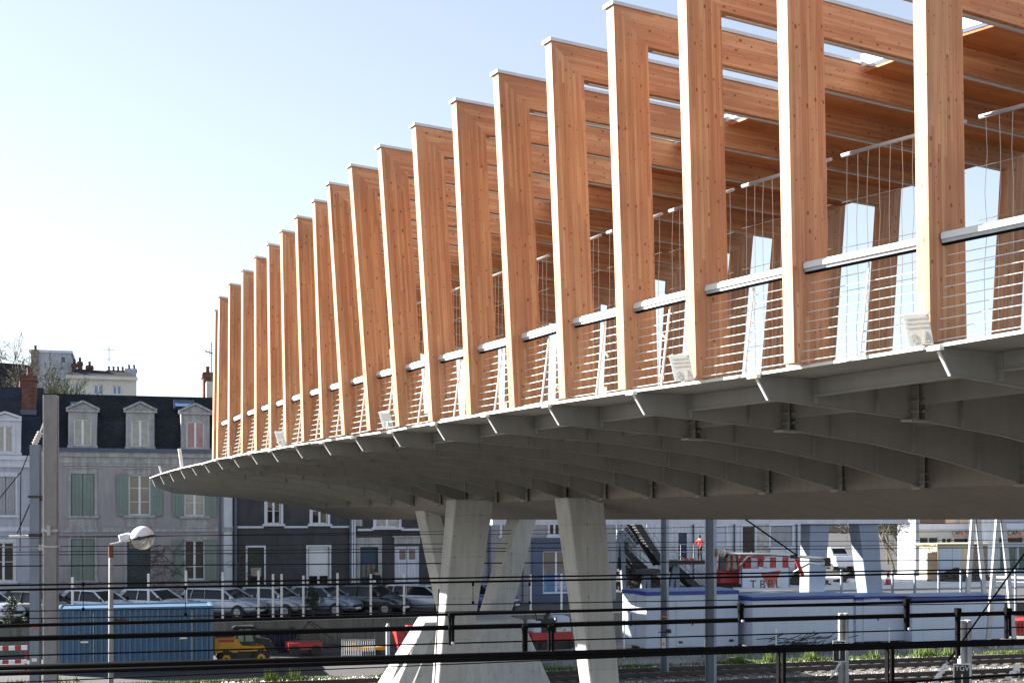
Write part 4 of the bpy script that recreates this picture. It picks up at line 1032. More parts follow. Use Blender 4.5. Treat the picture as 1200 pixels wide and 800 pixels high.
# ================================================================== CARS
def car(kind, col, name='parked_car'):
    o = empty(name, (0,0,0))
    wag = kind == 'wagon'
    L = 4.45 if wag else 3.95
    xr, xf = -L/2, L/2
    H = 1.44 if wag else 1.46
    st = [ (xr, .42,.66,.72,.76), (xr+.07,.26,.80,.86,.95), (xr+.6,.20,.85,.92,.97), (0,.18,.87,.90,.94), (xf-1.15,.2,.86,.87,.97), (xf-.75,.2,.85,.83,.92), (xf-.28,.24,.80,.72,.80), (xf-.05,.30,.70,.58,.66), (xf,.36,.60,.5,.55)]
    rings = []
    for x, zb, hw, zl, zt in st:
        half = [(0,zb),(hw*.86,zb),(hw*.985,zb+.14),(hw,(zb+zl)/2),(hw*.965,zl),(hw*.86,zt),(hw*.45,zt+.03)]
        r = [(x,y,z) for y,z in half]+[(x,0,zt+.04)]+[(x,-y,z) for y,z in half[::-1][:-1]]
        rings.append(r)
    mb = MB().loft(rings); b = mb.build('body', 'car_'+col, o, smooth=True)
    m = b.modifiers.new('s','SUBSURF'); m.levels = 1; m.render_levels = 1
    # greenhouse
    x0, x1 = xr+.16, xf-1.02; t0, t1 = (xr+.42, xf-1.85) if wag else (xr+.62, xf-1.80)
    tw, bw = .60, .79
    zc = .93
    def gh(e, ez=0): return [(x0-e,-bw-e,zc),(x1+e,-bw-e,zc),(x1+e,bw+e,zc),(x0-e,bw+e,zc)],[(t0-e,-tw-e,H-.04+ez),(t1+e,-tw-e,H-.04+ez),(t1+e,tw+e,H-.04+ez),(t0-e,tw+e,H-.04+ez)]
    a, c = gh(-.01)
    mb = MB(); mb.loft([a, c]); mb.build('windows', 'car_glass', o)
    mb = MB()
    rr = []
    for z, e in ((H-.075, .028), (H-.03,.015), (H, -.09), (H+.015,-.3)):
        rr.append([(t0-e,-tw-e,z),((t0+t1)/2,-tw-e,z+.012),(t1+e,-tw-e,z),(t1+e+.03,0,z),(t1+e,tw+e,z),((t0+t1)/2,tw+e,z+.012),(t0-e,tw+e,z),(t0-e-.02,0,z)])
    mb.loft(rr); mb.build('roof', 'car_'+col, o, smooth=False)
    for s in (-1, 1):
        mb = MB(); mb.bar((x1+.02,s*bw,zc),(t1+.02,s*(tw+.005),H-.05),.05,.075)
        mb.build('pillar', 'car_'+col, o); mb = MB(); mb.bar((x0,s*(bw-.01),zc),(t0,s*(tw+.0),H-.05),.07,.2 if not wag else .1)
        xm = x0+(x1-x0)*.46; tm = t0+(t1-t0)*.52
        mb.build('pillar', 'car_'+col, o); mb = MB(); mb.bar((xm,s*(bw+.004),zc),(tm,s*(tw+.012),H-.05),.03,.07)
        if wag: xm = x0+(x1-x0)*.2; tm = t0+(t1-t0)*.2; mb.bar((xm,s*(bw+.004),zc),(tm,s*(tw+.012),H-.05),.03,.09)
        mb.build('pillar', 'car_'+col, o)
    mb = MB()
    for s in (-1,1): mb.hexa([(x1-.18,s*.86,.95),(x1-.02,s*.86,.95),(x1-.02,s*1.02,.97),(x1-.14,s*1.02,.97)],[(x1-.18,s*.86,1.06),(x1-.04,s*.86,1.08),(x1-.04,s*1.0,1.09),(x1-.14,s*1.0,1.09)])
    mb.build('mirror', 'car_'+col if col != 'white' else 'black_plastic', o)
    for s in (-1,1):
        for xw in (xr+.72, xf-.78):
            mb = MB(); mb.tube([(xw,s*.62,.31),(xw,s*.885,.31)], .375, 16); mb.build('wheel_arch', 'black_plastic', o)
            mb = MB(); mb.tube([(xw,s*.66,.31),(xw,s*.69,.31),(xw,s*.875,.31),(xw,s*.90,.31)], [.27,.31,.31,.28], 18); w_ = mb.build('wheel', 'tyre', o, smooth=False)
            mb = MB(); mb.tube([(xw,s*.85,.31),(xw,s*.908,.31)], .20, 14); mb.tube([(xw,s*.9,.31),(xw,s*.915,.31)], .05, 8)
            for k in range(5):
                t = k*2*math.pi/5; mb.bar((xw,s*.912,.31),(xw+.19*math.cos(t),s*.912,.31+.19*math.sin(t)),.045,.012,up=(0,1,0))
            mb.build('rim', 'rim_silver', w_)
        mb = MB(); mb.hexa([(xf-.10,s*.44,.58),(xf-.10,s*.66,.58),(xf-.32,s*.76,.62),(xf-.3,s*.5,.62)],[(xf-.16,s*.44,.69),(xf-.18,s*.66,.71),(xf-.52,s*.77,.78),(xf-.5,s*.5,.8)]); mb.build('headlight', 'lamp_clear', o)
        mb = MB(); mb.box(xr-.01,xr+.12,s*.72-.09,s*.72+.09,.72,.98); mb.build('tail_light', 'lamp_red', o)
        mb = MB(); mb.box(-.05,.12,s*.868-.012,s*.868+.012,.80,.83); mb.box(-.95,-.78,s*.868-.012,s*.868+.012,.80,.83); mb.build('door_handle', 'black_plastic', o)
    mb = MB(); mb.box(xf-.08,xf+.025,-.42,.42,.44,.56); mb.box(xf-.08,xf+.02,-.62,.62,.26,.36); mb.build('grille', 'black_plastic', o)
    mb = MB(); mb.box(xf-.02,xf+.035,-.26,.26,.33,.44); mb.build('licence_plate', 'sign_white', o)
    return o
cars = [(-18,'hatch','white','white parked car at the far left edge, its bonnet pointing right'),
 (48,'hatch','dark','dark parked car at the left, mostly hidden behind the steel and concrete poles'),
 (116,'hatch','white','white hatchback with a black mirror just right of the concrete pole'),
 (183,'hatch','white','white hatchback parked in front of the dark teal house door'),
 (262,'wagon','wagon','pale silver estate car between the blue container and the dark green door'),
 (322,'hatch','silver','silver hatchback parked before the dark green door'),
 (380,'hatch','greyblue','grey blue hatchback behind the small evergreen bush'),
 (437,'hatch','dark','black parked car in front of the navy house door'),
 (496,'wagon','wagon','light blue grey estate car half hidden by the leaning bridge leg'),
 (566,'hatch','blue','blue parked car glimpsed between the two bridge legs'),
 (-80,'hatch','silver','')]
for (cx_, kd, cl, lb) in cars:
    if not lb: continue
    c = car(kd, cl); p = at(cx_, H0, 65.6); c.location = (p.x, p.y, ZS+.01); c.rotation_euler = (0,0,TA-R(40))
    tag(c, lb, 'car', 'cars parked along the street')
# red car at extreme left? no: small shrub plants on the wall top
def bush(x, b, zb, h, w, n, lab, name='evergreen_bush'):
    o = empty(name, TN(along(x,b), b, zb), 0, lab, 'bush')
    mb = MB()
    for k in range(5): mb.tube([(0,0,0),(random.uniform(-.2,.2)*w,random.uniform(-.2,.2)*w,h*.5),(random.uniform(-.45,.45)*w,random.uniform(-.45,.45)*w,h*.95)],[.02,.014,.006],5)
    mb.build('stem', 'bark', o); mb = MB()
    cl = [(random.gauss(0,.22)*w, random.gauss(0,.22)*w, random.uniform(.12,1)*h) for _ in range(26)]
    for _ in range(n):
        c_ = random.choice(cl); k = 1-.55*c_[2]/h; p = V((c_[0]*k*1.6+random.gauss(0,.08), c_[1]*k*1.6+random.gauss(0,.08), c_[2]+random.gauss(0,.07)))
        a = V((random.gauss(0,1),random.gauss(0,1),random.gauss(0,1))).normalized(); b_ = a.orthogonal().normalized(); s = random.uniform(.03,.06)
        mb.add([p-b_*s*.5, p+a*s*1.4, p+b_*s*.5],[(0,1,2)])
    mb.build('foliage', 'leaf_dark', o); return o
bush(367, 62.9, ZS+.1, 1.45, .75, 2600, 'small dark evergreen bush on the wall in front of the silver cars')
bush(12, 62.9, ZS+.1, 1.2, .8, 1500, 'dark evergreen bush on the wall in front of the white car at far left')
# slim white fence posts on the wall with wires
for i,(x, yt) in enumerate([(85,676),(174,672),(218,668),(261,670),(303,668),(320,672),(330,672),(355.5,674),(395.5,671),(434.5,672),(473.5,672),(622,673),(658,672)]):
    p = TN(along(x,62.32),62.32,ZS+.1); h_ = zz(x, yt, 62.32)-ZS-.1
    mb = MB(); mb.box(-.05,.05,-.05,.05,0,h_); mb.box(-.11,.11,-.11,.11,0,.02)
    where = ['beside the concrete pole','before the teal door','left of the round pane ground window','at the right end of the blue container','left of the dark green door','between the two closest posts','right of the dark green door','before the white roller blind, left','before the white roller blind, right','before the navy door','before the white double doors','left of the blue shopfront','in front of the shop window'][i]
    tag(mb.build('fence_post','sign_white'), 'slim white fence post on the retaining wall '+where, 'fence post', 'white posts on the retaining wall').location = p
for k,z in enumerate((.5,1.0,1.5,2.0)):
    mb = MB(); mb.tube([TN(along(-60,62.32),62.36,ZS+z), TN(along(700,62.32),62.36,ZS+z)], .008, 4)
    tag(mb.build('fence_wire','wire'), ['lowest','second','third','topmost'][k]+' thin wire strung along the white posts on the wall', 'wire', 'fence wires')

# ------------------------------------------------------------------ yard items
def container(x0, x1, ytop, b, mat, lab, H=2.6, dep_=2.4, zb=.02, lettering=None, rz=0):
    A0 = along(x0,b); W = along(x1,b)-A0
    H = zz((x0+x1)/2, ytop, b)-zb
    o = empty('shipping_container', TN(A0,b,zb), TA, lab, 'container')
    mb = MB(); pts = []; x = .16; k = 0
    while x < W-.16:
        pts += [(x,.02),(x+.07,.02),(x+.11,.10),(x+.18,.10)]; x += .22
    mb.v += [V((a,y,.14)) for a,y in pts]+[V((a,y,H-.12)) for a,y in pts]; n = len(pts)
    mb.f += [(i,i+1,i+1+n,i+n) for i in range(n-1)]
    mb.box(.05,W-.05,.12,dep_-.05,.1,H-.05)
    mb.build('corrugated_wall', mat, o)
    mb = MB()
    for a in (0, W-.15): 
        for y in (0, dep_-.15): mb.box(a,a+.15,y,y+.15,0,H)
    mb.box(.15,W-.15,.002,.12,0,.14); mb.box(.15,W-.15,.002,.12,H-.12,H-.003); mb.box(.15,W-.15,dep_-.12,dep_-.002,H-.12,H-.003)
    mb.box(0.003,.12,.15,dep_-.15,H-.12,H-.004); mb.box(W-.12,W-.003,.15,dep_-.15,H-.12,H-.004)
    mb.build('frame', mat, o)
    mb = MB()
    for y in (.5,.95,1.45,1.9): mb.tube([(-.03,y,.1),(-.03,y,H-.1)],.02,6)
    mb.build('lock_rod', 'galv', o)
    return o, W, H
co, W_, H_ = container(66, 250, 711, 54.5, 'container_blue', 'light blue corrugated shipping container behind the lamp post')
mb = MB(); mb.box(W_*.34,W_*.435,.012,.03,H_-.62,H_-.47); pl_ = mb.build('name_plate','sign_black',co)
for k,(xa,zc_) in enumerate(((.15,1.25),(.78,1.3))):
    mb = MB(); mb.box(W_*xa,W_*xa+.3,.01,.03,zc_,zc_+.07); mb.build('marking','sign_white',co)
mb = MB()
for xx in (.23,.86): mb.tube([(W_*xx,-.02,.1),(W_*xx,-.02,H_-.2)],.018,6)
mb.build('lock_rod','galv',co)
container(306, 351, 739.5, 60.2, 'container_navy', 'dark navy container behind the yellow telehandler')
# telehandler
def wheel(par, x, y, z, r, w, rim='rim_orange', lug=True, tm='tyre'):
    mb = MB(); mb.tube([(x,y,z),(x,y+.08*w,z),(x,y+.92*w,z),(x,y+w,z)],[r*.86,r,r,r*.86],20)
    if lug:
        for k in range(14):
            t = k*2*math.pi/14; mb.bar((x+r*math.cos(t),y+.02,z+r*math.sin(t)),(x+r*math.cos(t+.2),y+w*.5,z+r*math.sin(t+.2)),.05,.06)
    w_ = mb.build('wheel', tm, par)
    mb = MB(); mb.tube([(x,y-.02,z),(x,y+.1,z)],r*.52,16); mb.build('rim', rim, w_); mb = MB(); mb.tube([(x,y-.05,z),(x,y+.02,z)],r*.18,10); mb.build('hub','black_plastic',w_)
    return w_
bt = 55.5
t = empty('telehandler', TN(along(251,bt),bt,.006), TA, 'yellow telehandler with black cab and orange wheel hubs beside the blue container', 'telehandler')
tw_ = along(322,bt)-along(251,bt); sc_ = tw_/2.75
q = lambda *a: [c*sc_ for c in a]
mb = MB()
mb.hexa([(0,0,.62),(1.05,0,.62),(1.25,0,.95),(1.0,0,1.28),(0,0,1.30)],[(0,1.5,.62),(1.05,1.5,.62),(1.25,1.5,.95),(1.0,1.5,1.28),(0,1.5,1.30)])
mb.hexa([(1.1,.0,.66),(2.3,0,.66),(2.42,0,.74),(2.2,0,.86),(1.2,0,.96)],[(1.1,1.5,.66),(2.3,1.5,.66),(2.42,1.5,.74),(2.2,1.5,.86),(1.2,1.5,.96)])
S = Matrix.Scale(sc_,4)
mb.build('body','jcb_yellow',t,xf=S,bev=.02)
mb = MB(); mb.box(.35,2.2,.12,1.4,.3,.66); mb.box(1.0,1.9,.1,1.4,.97,1.12); mb.build('chassis','black_plastic',t,xf=S)
mb = MB(); mb.box(.2,.9,-.012,0,1.12,1.25); mb.build('stripe','red_paint',t,xf=S)
mb = MB(); mb.hexa([(1.0,.1,1.12),(1.85,.1,1.12),(1.85,.9,1.12),(1.0,.9,1.12)],[(1.1,.14,1.72),(1.72,.14,1.72),(1.72,.86,1.72),(1.1,.86,1.72)]); cb_=mb.build('cab_glass','green_glass',t,xf=S)
mb = MB()
for a,b_ in (((1.0,.1,1.1),(1.1,.14,1.72)),((1.85,.1,1.1),(1.72,.14,1.72)),((1.0,.9,1.1),(1.1,.86,1.72)),((1.85,.9,1.1),(1.72,.86,1.72)),((1.38,.09,1.1),(1.38,.12,1.72))): mb.bar(a,b_,.07,.07)
mb.hexa([(.85,.0,1.70),(1.98,.0,1.70),(1.98,1.0,1.70),(.85,1.0,1.70)],[(1.0,.06,1.80),(1.8,.06,1.82),(1.8,.94,1.82),(1.0,.94,1.80)]); mb.box(.85,1.0,.02,.2,1.5,1.72)
mb.build('cab_frame','black_plastic',t,xf=S)
mb = MB(); mb.bar((.1,1.15,1.42),(2.6,1.15,.95),.26,.3); mb.bar((2.6,1.15,.95),(2.9,1.15,.35),.25,.3); mb.build('boom','black_plastic',t,xf=S)
for x in (.55, 2.12):
    for y in (-.08,1.35): wheel(t, x*sc_, y*sc_, .36*sc_, .36*sc_, .3*sc_)
text('MERLIN', .11, 'black_plastic', t, (1.45*sc_, -.01, .77*sc_), (math.pi/2,0,0))
# small trailer / frames / barriers
bb = 58.5
o = empty('flatbed_trailer', TN(along(338,bb),bb,.006), TA, 'low red trailer with folded black arms on top, right of the navy container', 'trailer')
Lt = along(378,bb)-along(338,bb)
mb = MB(); mb.box(0,Lt,0,1.2,.28,.6); mb.box(.05,Lt-.05,-.03,-.001,.33,.42); mb.build('bed','red_paint',o)
mb = MB()
for x in (.3,Lt-.3):
    for y in (.0,1.1): mb.tube([(x,y-.06,.24),(x,y+.1,.24)],.24,14)
mb.build('wheel','tyre',o)
mb = MB(); 
for a in (0,.12): mb.bar((.3,.4+a,.62),(1.0,.4+a,1.55),.06,.06); mb.bar((1.0,.4+a,1.55),(1.6,.4+a,1.2),.06,.06); mb.bar((.9,.4+a,1.5),(2.1,.4+a,.7),.05,.05)
mb.build('folding_arm','black_plastic',o)
mb = MB(); mb.bar((Lt,.6,.45),(Lt+1.1,.6,.38),.08,.08); mb.build('drawbar','black_plastic',o)
def barrier(x0, x1, y0, b, lab, zb=.006, mat='galv'):
    A0=along(x0,b); W=along(x1,b)-A0; H=zz(x0,y0,b)-zb
    o=empty('crowd_barrier',TN(A0,b,zb),TA,lab,'barrier','steel barriers in the yard')
    mb=MB(); r=.035
    mb.tube([(0,0,.1),(0,0,H),(W,0,H),(W,0,.1)],r,6); mb.tube([(0,0,.25),(W,0,.25)],r*.8,6); mb.build('frame',mat,o)
    mb=MB(); n=7
    for k in range(1,n): mb.tube([(W*k/n,0,.25),(W*k/n,0,H)],.022,5)
    mb.build('bars',mat,o)
    mb=MB(); mb.bar((.12,-.3,.04),(.12,.3,.04),.05,.05); mb.bar((W-.12,-.3,.04),(W-.12,.3,.04),.05,.05); mb.build('foot',mat,o)
barrier(401,419,749.5,56.0,'steel crowd barrier in the yard, leftmost of the pair'); barrier(421,439,749.5,55.4,'steel crowd barrier standing beside the first one')
mb=MB(); mb.tube([(0,0,0),(0,0,1.55),(0,0,1.65)],[.09,.09,.05],10); mb.tube([(0,0,0),(0,0,.05)],.14,10); o=mb.build('bollard','cabin_white'); o.location=TN(along(454.5,55.5),55.5,.006); tag(o,'thick white post standing right of the steel barriers','bollard')
# red skip / machine near the leg
o=empty('site_dumper',TN(along(465,57),57,.006),TA,'red site dumper with tipped skip left of the bridge pedestal','dumper')
mb=MB(); mb.hexa([(0.1,0,.25),(.85,0,.25),(.85,1.1,.25),(.1,1.1,.25)],[(-.05,0,1.25),(.75,0,1.25),(.75,1.1,1.25),(-.05,1.1,1.25)]); mb.hexa([(.5,.1,.9),(1.0,.1,.95),(1.0,1,.95),(.5,1,.9)],[(.6,.1,1.35),(1.05,.1,1.3),(1.05,1,1.3),(.6,1,1.35)]); mb.build('skip','red_paint',o)
mb=MB(); mb.bar((.6,.2,.5),(1.0,.2,1.2),.06,.06); mb.box(.2,1.0,.2,.9,.1,.25); mb.bar((.3,-.03,1.15),(.75,-.03,.6),.05,.03); mb.build('frame','black_plastic',o)
mb=MB()
for x in (.25,.85): mb.tube([(x,-.05,.2),(x,.2,.2)],.2,14)
mb.build('wheel','tyre',o)
o=empty('pallet_truck',TN(along(403,57.5),57.5,.006),TA,'low yellow pallet frame on the ground behind the steel barriers','pallet truck')
mb=MB(); mb.box(0,1.9,0,.5,.28,.42); mb.box(.1,.5,0,.5,.42,.6); mb.build('fork','jcb_yellow',o); mb=MB(); mb.tube([(.3,.0,.12),(.3,.5,.12)],.12,10); mb.tube([(1.6,.0,.12),(1.6,.5,.12)],.12,10); mb.build('wheel','tyre',o)
# mini excavator behind the pedestal
be=58.0
o=empty('mini_excavator',TN(along(623,be),be,.006),TA,'red and grey mini machine with rubber tracks between the bridge legs','excavator')
mb=MB(); mb.box(.05,2.1,0,1.2,.35,.80); mb.build('body','red_paint',o,bev=.05)
mb=MB(); mb.hexa([(1.25,0,.8),(2.0,0,.8),(2.0,1.1,.8),(1.25,1.1,.8)],[(1.3,.05,1.55),(1.9,.05,1.55),(1.9,1.05,1.55),(1.3,1.05,1.55)]); mb.box(.1,.5,.02,1.1,.8,1.35); mb.build('bonnet','cabin_white',o,bev=.04)
mb=MB(); mb.box(.5,1.15,.05,1.05,.8,1.45); mb.build('radiator','black_plastic',o)
mb=MB(); mb.bar((.75,.2,1.45),(.95,.2,1.85),.3,.12); mb.tube([(.3,.1,1.3),(.2,.1,1.9)],.03,6); mb.bar((2.1,.5,.5),(2.9,.5,.75),.1,.1); mb.box(2.1,3.2,.2,.9,.15,.35); mb.build('arm','black_plastic',o)
for y in (-.1,.95):
    mb=MB(); mb.tube([(.3,y,.2),(.3,y+.3,.2)],.19,12); mb.tube([(1.9,y,.2),(1.9,y+.3,.2)],.19,12); mb.box(.3,1.9,y,y+.3,.02,.38); mb.build('track','tyre',o)
mb=MB(); mb.box(1.3,1.5,-.01,.0,1.0,1.1); mb.box(1.6,1.72,-.01,0,.83,.97); mb.build('sticker','jcb_yellow',o)
# red and white plastic fencing at far left
o=empty('safety_barrier',TN(along(-12,56),56,.006),TA,'red and white striped safety barrier low at the left edge','barrier')
mb=MB(); Wb=along(32,56)-along(-12,56)
for k in range(6):
    for z0_,z1_ in ((.9,1.08),(.35,.5)):
        mb=MB(); mb.box(Wb*k/6,Wb*(k+1)/6,0,.05,z0_,z1_); mb.build('stripe','sign_white' if k%2 else 'red_paint',o)
mb=MB(); mb.box(0.02,.1,.051,.12,0,1.1); mb.box(Wb-.1,Wb-.02,.051,.12,0,1.1); mb.build('leg','red_paint',o)

# ------------------------------------------------------------------ site cabins
def cabin(x0, x1, y0, y1, b, lab, endw, doors=(), depth=2.45, wins=()):
    A0=along(x0,b); W=along(x1,b)-A0; zb=.25; H=zz((x0+x1)/2,y0,b)-zb
    o=empty('site_cabin',TN(A0,b,zb),TA,lab,'site cabin','white site cabins with blue roof bands')
    mb=MB(); mb.box(0,W,0,depth,0,H-.18); mb.build('wall','cabin_white',o)
    mb=MB(); x=.6
    while x<W-.3: mb.box(x-.008,x+.008,-.004,-.001,.03,H-.2); x+=1.15
    mb.build('panel_joint','galv',o)
    mb=MB(); mb.box(-.03,W+.03,-.03,depth+.03,H-.18,H); mb.build('roof_band','cabin_blue',o)
    mb=MB(); mb.hexa([(0.05,.05,H),(W-.05,.05,H),(W-.05,depth-.05,H),(.05,depth-.05,H)],[(.1,.5,H+.05),(W-.1,.5,H+.05),(W-.1,depth-.5,H+.05),(.1,depth-.5,H+.05)]); mb.build('roof','cabin_roof',o)
    for xb_,yb_ in ((.2,.1),(W-.5,.1),(W/2,.1),(.2,depth-.4),(W-.5,depth-.4)):
        mb=MB(); mb.box(xb_,xb_+.3,yb_,yb_+.3,-.24,0); mb.build('support_block','concrete_dark',o)
    for dx in doors:
        mb=MB(); mb.box(dx,dx+.9,-.03,-.001,.05,2.1); d=mb.build('door','cabin_white',o); mb=MB(); mb.box(dx+.78,dx+.83,-.06,-.031,1.0,1.15); mb.build('handle','black_plastic',d)
    mb=MB()
    for dx in wins: mb.box(dx,dx+.22,-.03,-.001,.18,.30)
    if wins: mb.build('vent','black_plastic',o)
    return o, W, H
cabin(757.5,865,692,758,55.0,'white site cabin with its sunlit end wall, leftmost, beside the blue steel pole','x',doors=(1.5,),wins=(1.6,4.2))
cabin(882,1000,698,762,54.2,'white site cabin in the middle, right of the second steel pole','x',wins=())
cabin(1003,1066,698,762,54.9,'short set-back white site cabin, second from the right','x',doors=(.4,))
cabin(1069,1177,698,765,54.2,'white site cabin at the right end of the row, above the black sign','x')
# end cabin turned to the sun
o=empty('site_cabin',TN(along(729.5,57.2),57.2,.25),TA-R(72),'small white cabin end glowing in the sun at the left of the cabin row','site cabin','white site cabins with blue roof bands')
H_=zz(740,692.5,55.6)-.25
mb=MB(); mb.hexa([(0,0,0),(1.9,0,0),(1.9,1.0,0),(0,1.0,0)],[(0,0,H_-.17),(1.9,0,H_-.17),(1.9,1.0,H_-.17),(0,1.0,H_-.17)]); mb.build('wall','cabin_white',o)
mb=MB(); mb.box(-.03,1.93,-.03,1.03,H_-.17,H_); mb.build('roof_band','cabin_blue',o)
mb=MB(); mb.box(.94,.96,-.03,-.001,.05,H_-.2); mb.box(.1,.92,-.012,-.001,.06,H_-.25); mb.box(.98,1.8,-.012,-.001,.06,H_-.25); d=mb.build('door','cabin_white',o); mb=MB(); mb.tube([(.69,-.05,.9),(.69,-.05,1.5)],.02,6); mb.build('handle','black_plastic',d)
# street fence right: slim blue grey posts with two rails behind the cabins
fo=empty('guard_fence',TN(along(960,61.8),61.8,0),TA,'blue grey post and rail fence along the street above the cabins','fence')
A0=along(960,61.8)
mb=MB()
for x in (963,986,1011,1046,1072,1100,1126,1165,1190,1230,1270):
    xx=along(x,61.8)-A0; mb=MB(); mb.box(xx-.05,xx+.05,-.05,.05,0,zz(x,667,61.8)); mb.build('post','pole_steel',fo)
mb=MB(); mb.box(-.2,along(1290,61.8)-A0,-.03,.03,ZS+1.75,ZS+1.81); mb.box(-.2,along(1290,61.8)-A0,-.03,.03,ZS+.9,ZS+.95); mb.build('rail','pole_steel',fo)
# landing and its legs on the far side
Dl=62
lo=empty('landing_bridge',pt(800,H0,Dl)-V((0,0,ZC)),TA,'pale steel landing beam carried on two leaning blue grey legs behind the bridge','landing')
bl=Dl*.945
zA=zz(800,614,bl); zB=zz(800,606,bl); A_=along(800,bl)
def lx(x): return along(x,bl)-A_
lo.location=TN(A_,bl,0)
mb=MB(); mb.box(lx(577),lx(1064),0,2.6,zA,zB+.15); mb.build('beam','stone_white',lo)
def lleg(xa,xb,xc,xd,ytop,ybot,mat='pole_steel'):
    zt_=zA; mb=MB(); zb=ZS-.05
    k=(H0-ytop); 
    mb.hexa([(lx(xc),.3,zb),(lx(xd),.3,zb),(lx(xd),1.3,zb),(lx(xc),1.3,zb)],[(lx(xa),.3,zt_),(lx(xb),.3,zt_),(lx(xb),1.3,zt_),(lx(xa),1.3,zt_)]); mb.build('leg',mat,lo,bev=.02)
lleg(953,976,951,968,614,695,'landing_leg'); lleg(1010,1033,1023,1040,614,697,'landing_leg')
# metal stairs
st_=empty('access_stair',TN(along(742,78),78,ZS),TA,'dark perforated steel stair with tubular rails under the landing','stair')
bs_=78; A_=along(742,bs_); sx=lambda x: along(x,bs_)-A_; sz=lambda x,y: zz(x,y,bs_)-ZS
def flight(x0,y0,x1,y1,yo,n,wd=1.3,name='flight'):
    p0=V((sx(x0),yo,sz(x0,y0))); p1=V((sx(x1),yo,sz(x1,y1)))
    mb=MB()
    for y in (0,wd): mb.bar(p0+V((0,y,0)),p1+V((0,y,0)),.06,.42)
    f=mb.build('stringer','stair_steel',st_)
    mb=MB()
    for k in range(n):
        c=p0.lerp(p1,(k+.5)/n); w_=abs((p1-p0).x)/n*.85
        for j in range(4): mb.box(c.x-w_/2+j*w_/4,c.x-w_/2+(j+.72)*w_/4,yo+.03,yo+wd-.03,c.z+.02,c.z+.06)
        mb.box(c.x-w_/2,c.x-w_/2+.02,yo+.03,yo+wd-.03,c.z-.1,c.z+.02)
    mb.build('tread','stair_steel',f)
    mb=MB()
    for h_ in (.55,1.05): mb.tube([p0+V((0,0,h_)),p1+V((0,0,h_))],.03,6)
    for k in range(4): c=p0.lerp(p1,(k+.5)/4); mb.tube([c,c+V((0,0,1.05))],.025,5)
    mb.build('handrail','galv',f)
flight(746,612,778,662,0,16); flight(712,618,745,640,1.6,10); flight(716,628,768,668,1.6,16,1.2); flight(800,662,842,700,1.7,14,1.3); flight(790,680,832,703,3.4,10,1.3); flight(713,640,760,672,3.0,14,1.4); flight(714,611,770,668,2.9,20,1.6); flight(726,606,790,672,4.8,22,1.6); flight(708,640,735,668,.6,10,1.2); flight(702,603,752,662,3.6,22,1.8,'flight'); flight(700,625,745,676,1.0,18,1.6); flight(720,600,784,664,5.6,24,1.8)
mb=MB(); mb.box(sx(780),sx(828),-.1,1.6,sz(800,661),sz(800,656)); mb.box(sx(744),sx(775),-.1,1.6,sz(755,672),sz(755,667)); mb.build('platform','stair_steel',st_)
mb=MB()
for h_ in (.55,1.05): mb.tube([(sx(780),-.08,sz(800,656)+h_),(sx(827),-.08,sz(800,656)+h_)],.025,6)
for x in (781,797,812,826): mb.tube([(sx(x),-.08,sz(800,656)),(sx(x),-.08,sz(800,656)+1.05)],.025,5)
mb.build('handrail','galv',st_)
mb=MB(); mb.box(sx(801),sx(806),-.12,-.101,sz(800,656.5),sz(800,653.8)); mb.box(sx(807),sx(812),-.12,-.101,sz(800,656.5),sz(800,653.8)); mb.build('toe_board','red_paint',st_)
mb=MB(); rnd_=random.Random(4)
p0=V((sx(700),5.2,sz(700,596))); du=(V((sx(757),5.2,sz(757,668)))-p0); Lu=du.length; du.normalize(); dv=V((-du.z,0,du.x))
for i_ in range(int(Lu/.3)):
    for j_ in range(9):
        if rnd_.random()<.16: continue
        c=p0+du*(.3*i_)+dv*(.30*j_); mb.hexa([c,c+du*.27,c+du*.27+dv*.24,c+dv*.24],[c+V((0,.04,0)),c+du*.27+V((0,.04,0)),c+du*.27+dv*.24+V((0,.04,0)),c+dv*.24+V((0,.04,0))])
mb.build('perforated_panel','stair_steel',st_)
for (xa,ya,xl,xr) in ((729,621,719.5,734.5),(761,668,756,763),(795,662,789,797)):
    mb=MB(); 
    mb.bar((sx(xa)-.05,.5,sz(xa,ya)),(sx(xl),.5,0),.28,.28); mb.bar((sx(xa)+.1,.5,sz(xa,ya)),(sx(xr),.5,0),.28,.28); mb.build('trestle_leg','pole_steel',st_)
# spoil heaps
def heap(x,b,w,d,h,lab,n=14,zb=ZS):
    mb=MB(); rings=[]
    for i in range(9):
        for_j=[]
        t=i/8; rr=(1-t)**.8
        for k in range(18):
            a=2*math.pi*k/18; j=1+random.uniform(-.3,.2)
            for_j.append((w/2*rr*j*math.cos(a), d/2*rr*j*math.sin(a), h*t**1.1*(1+random.uniform(-.2,.15))))
        rings.append(for_j)
    mb.loft(rings); 
    for _ in range(120):
        a=random.uniform(0,6.28); rr=random.uniform(0,1); s=random.uniform(.05,.16); z=h*(1-rr); c=V((w/2*rr*math.cos(a),d/2*rr*math.sin(a),z))
        mb.box(c.x-s,c.x+s,c.y-s,c.y+s,c.z-s,c.z+s*random.uniform(.2,1))
    o=mb.build('spoil_heap','earth'); o.location=TN(along(x,b),b,zb); tag(o,lab,'earth heap'); return o
heap(946,82,3.2,2.2,1.5,'dark earth heap right of the lettered banner'); heap(1005,84,3.4,2.2,.9,'low dark earth heap between the two grey legs'); heap(1120,83,4.2,2.4,.95,'dark rubble heap in front of the graffitied kiosk'); heap(1145,83.5,2.6,2.2,.7,'small rubble heap right of the kiosk doors'); heap(745,80,4.5,2.4,1.9,'rubble heap under the dark stair')
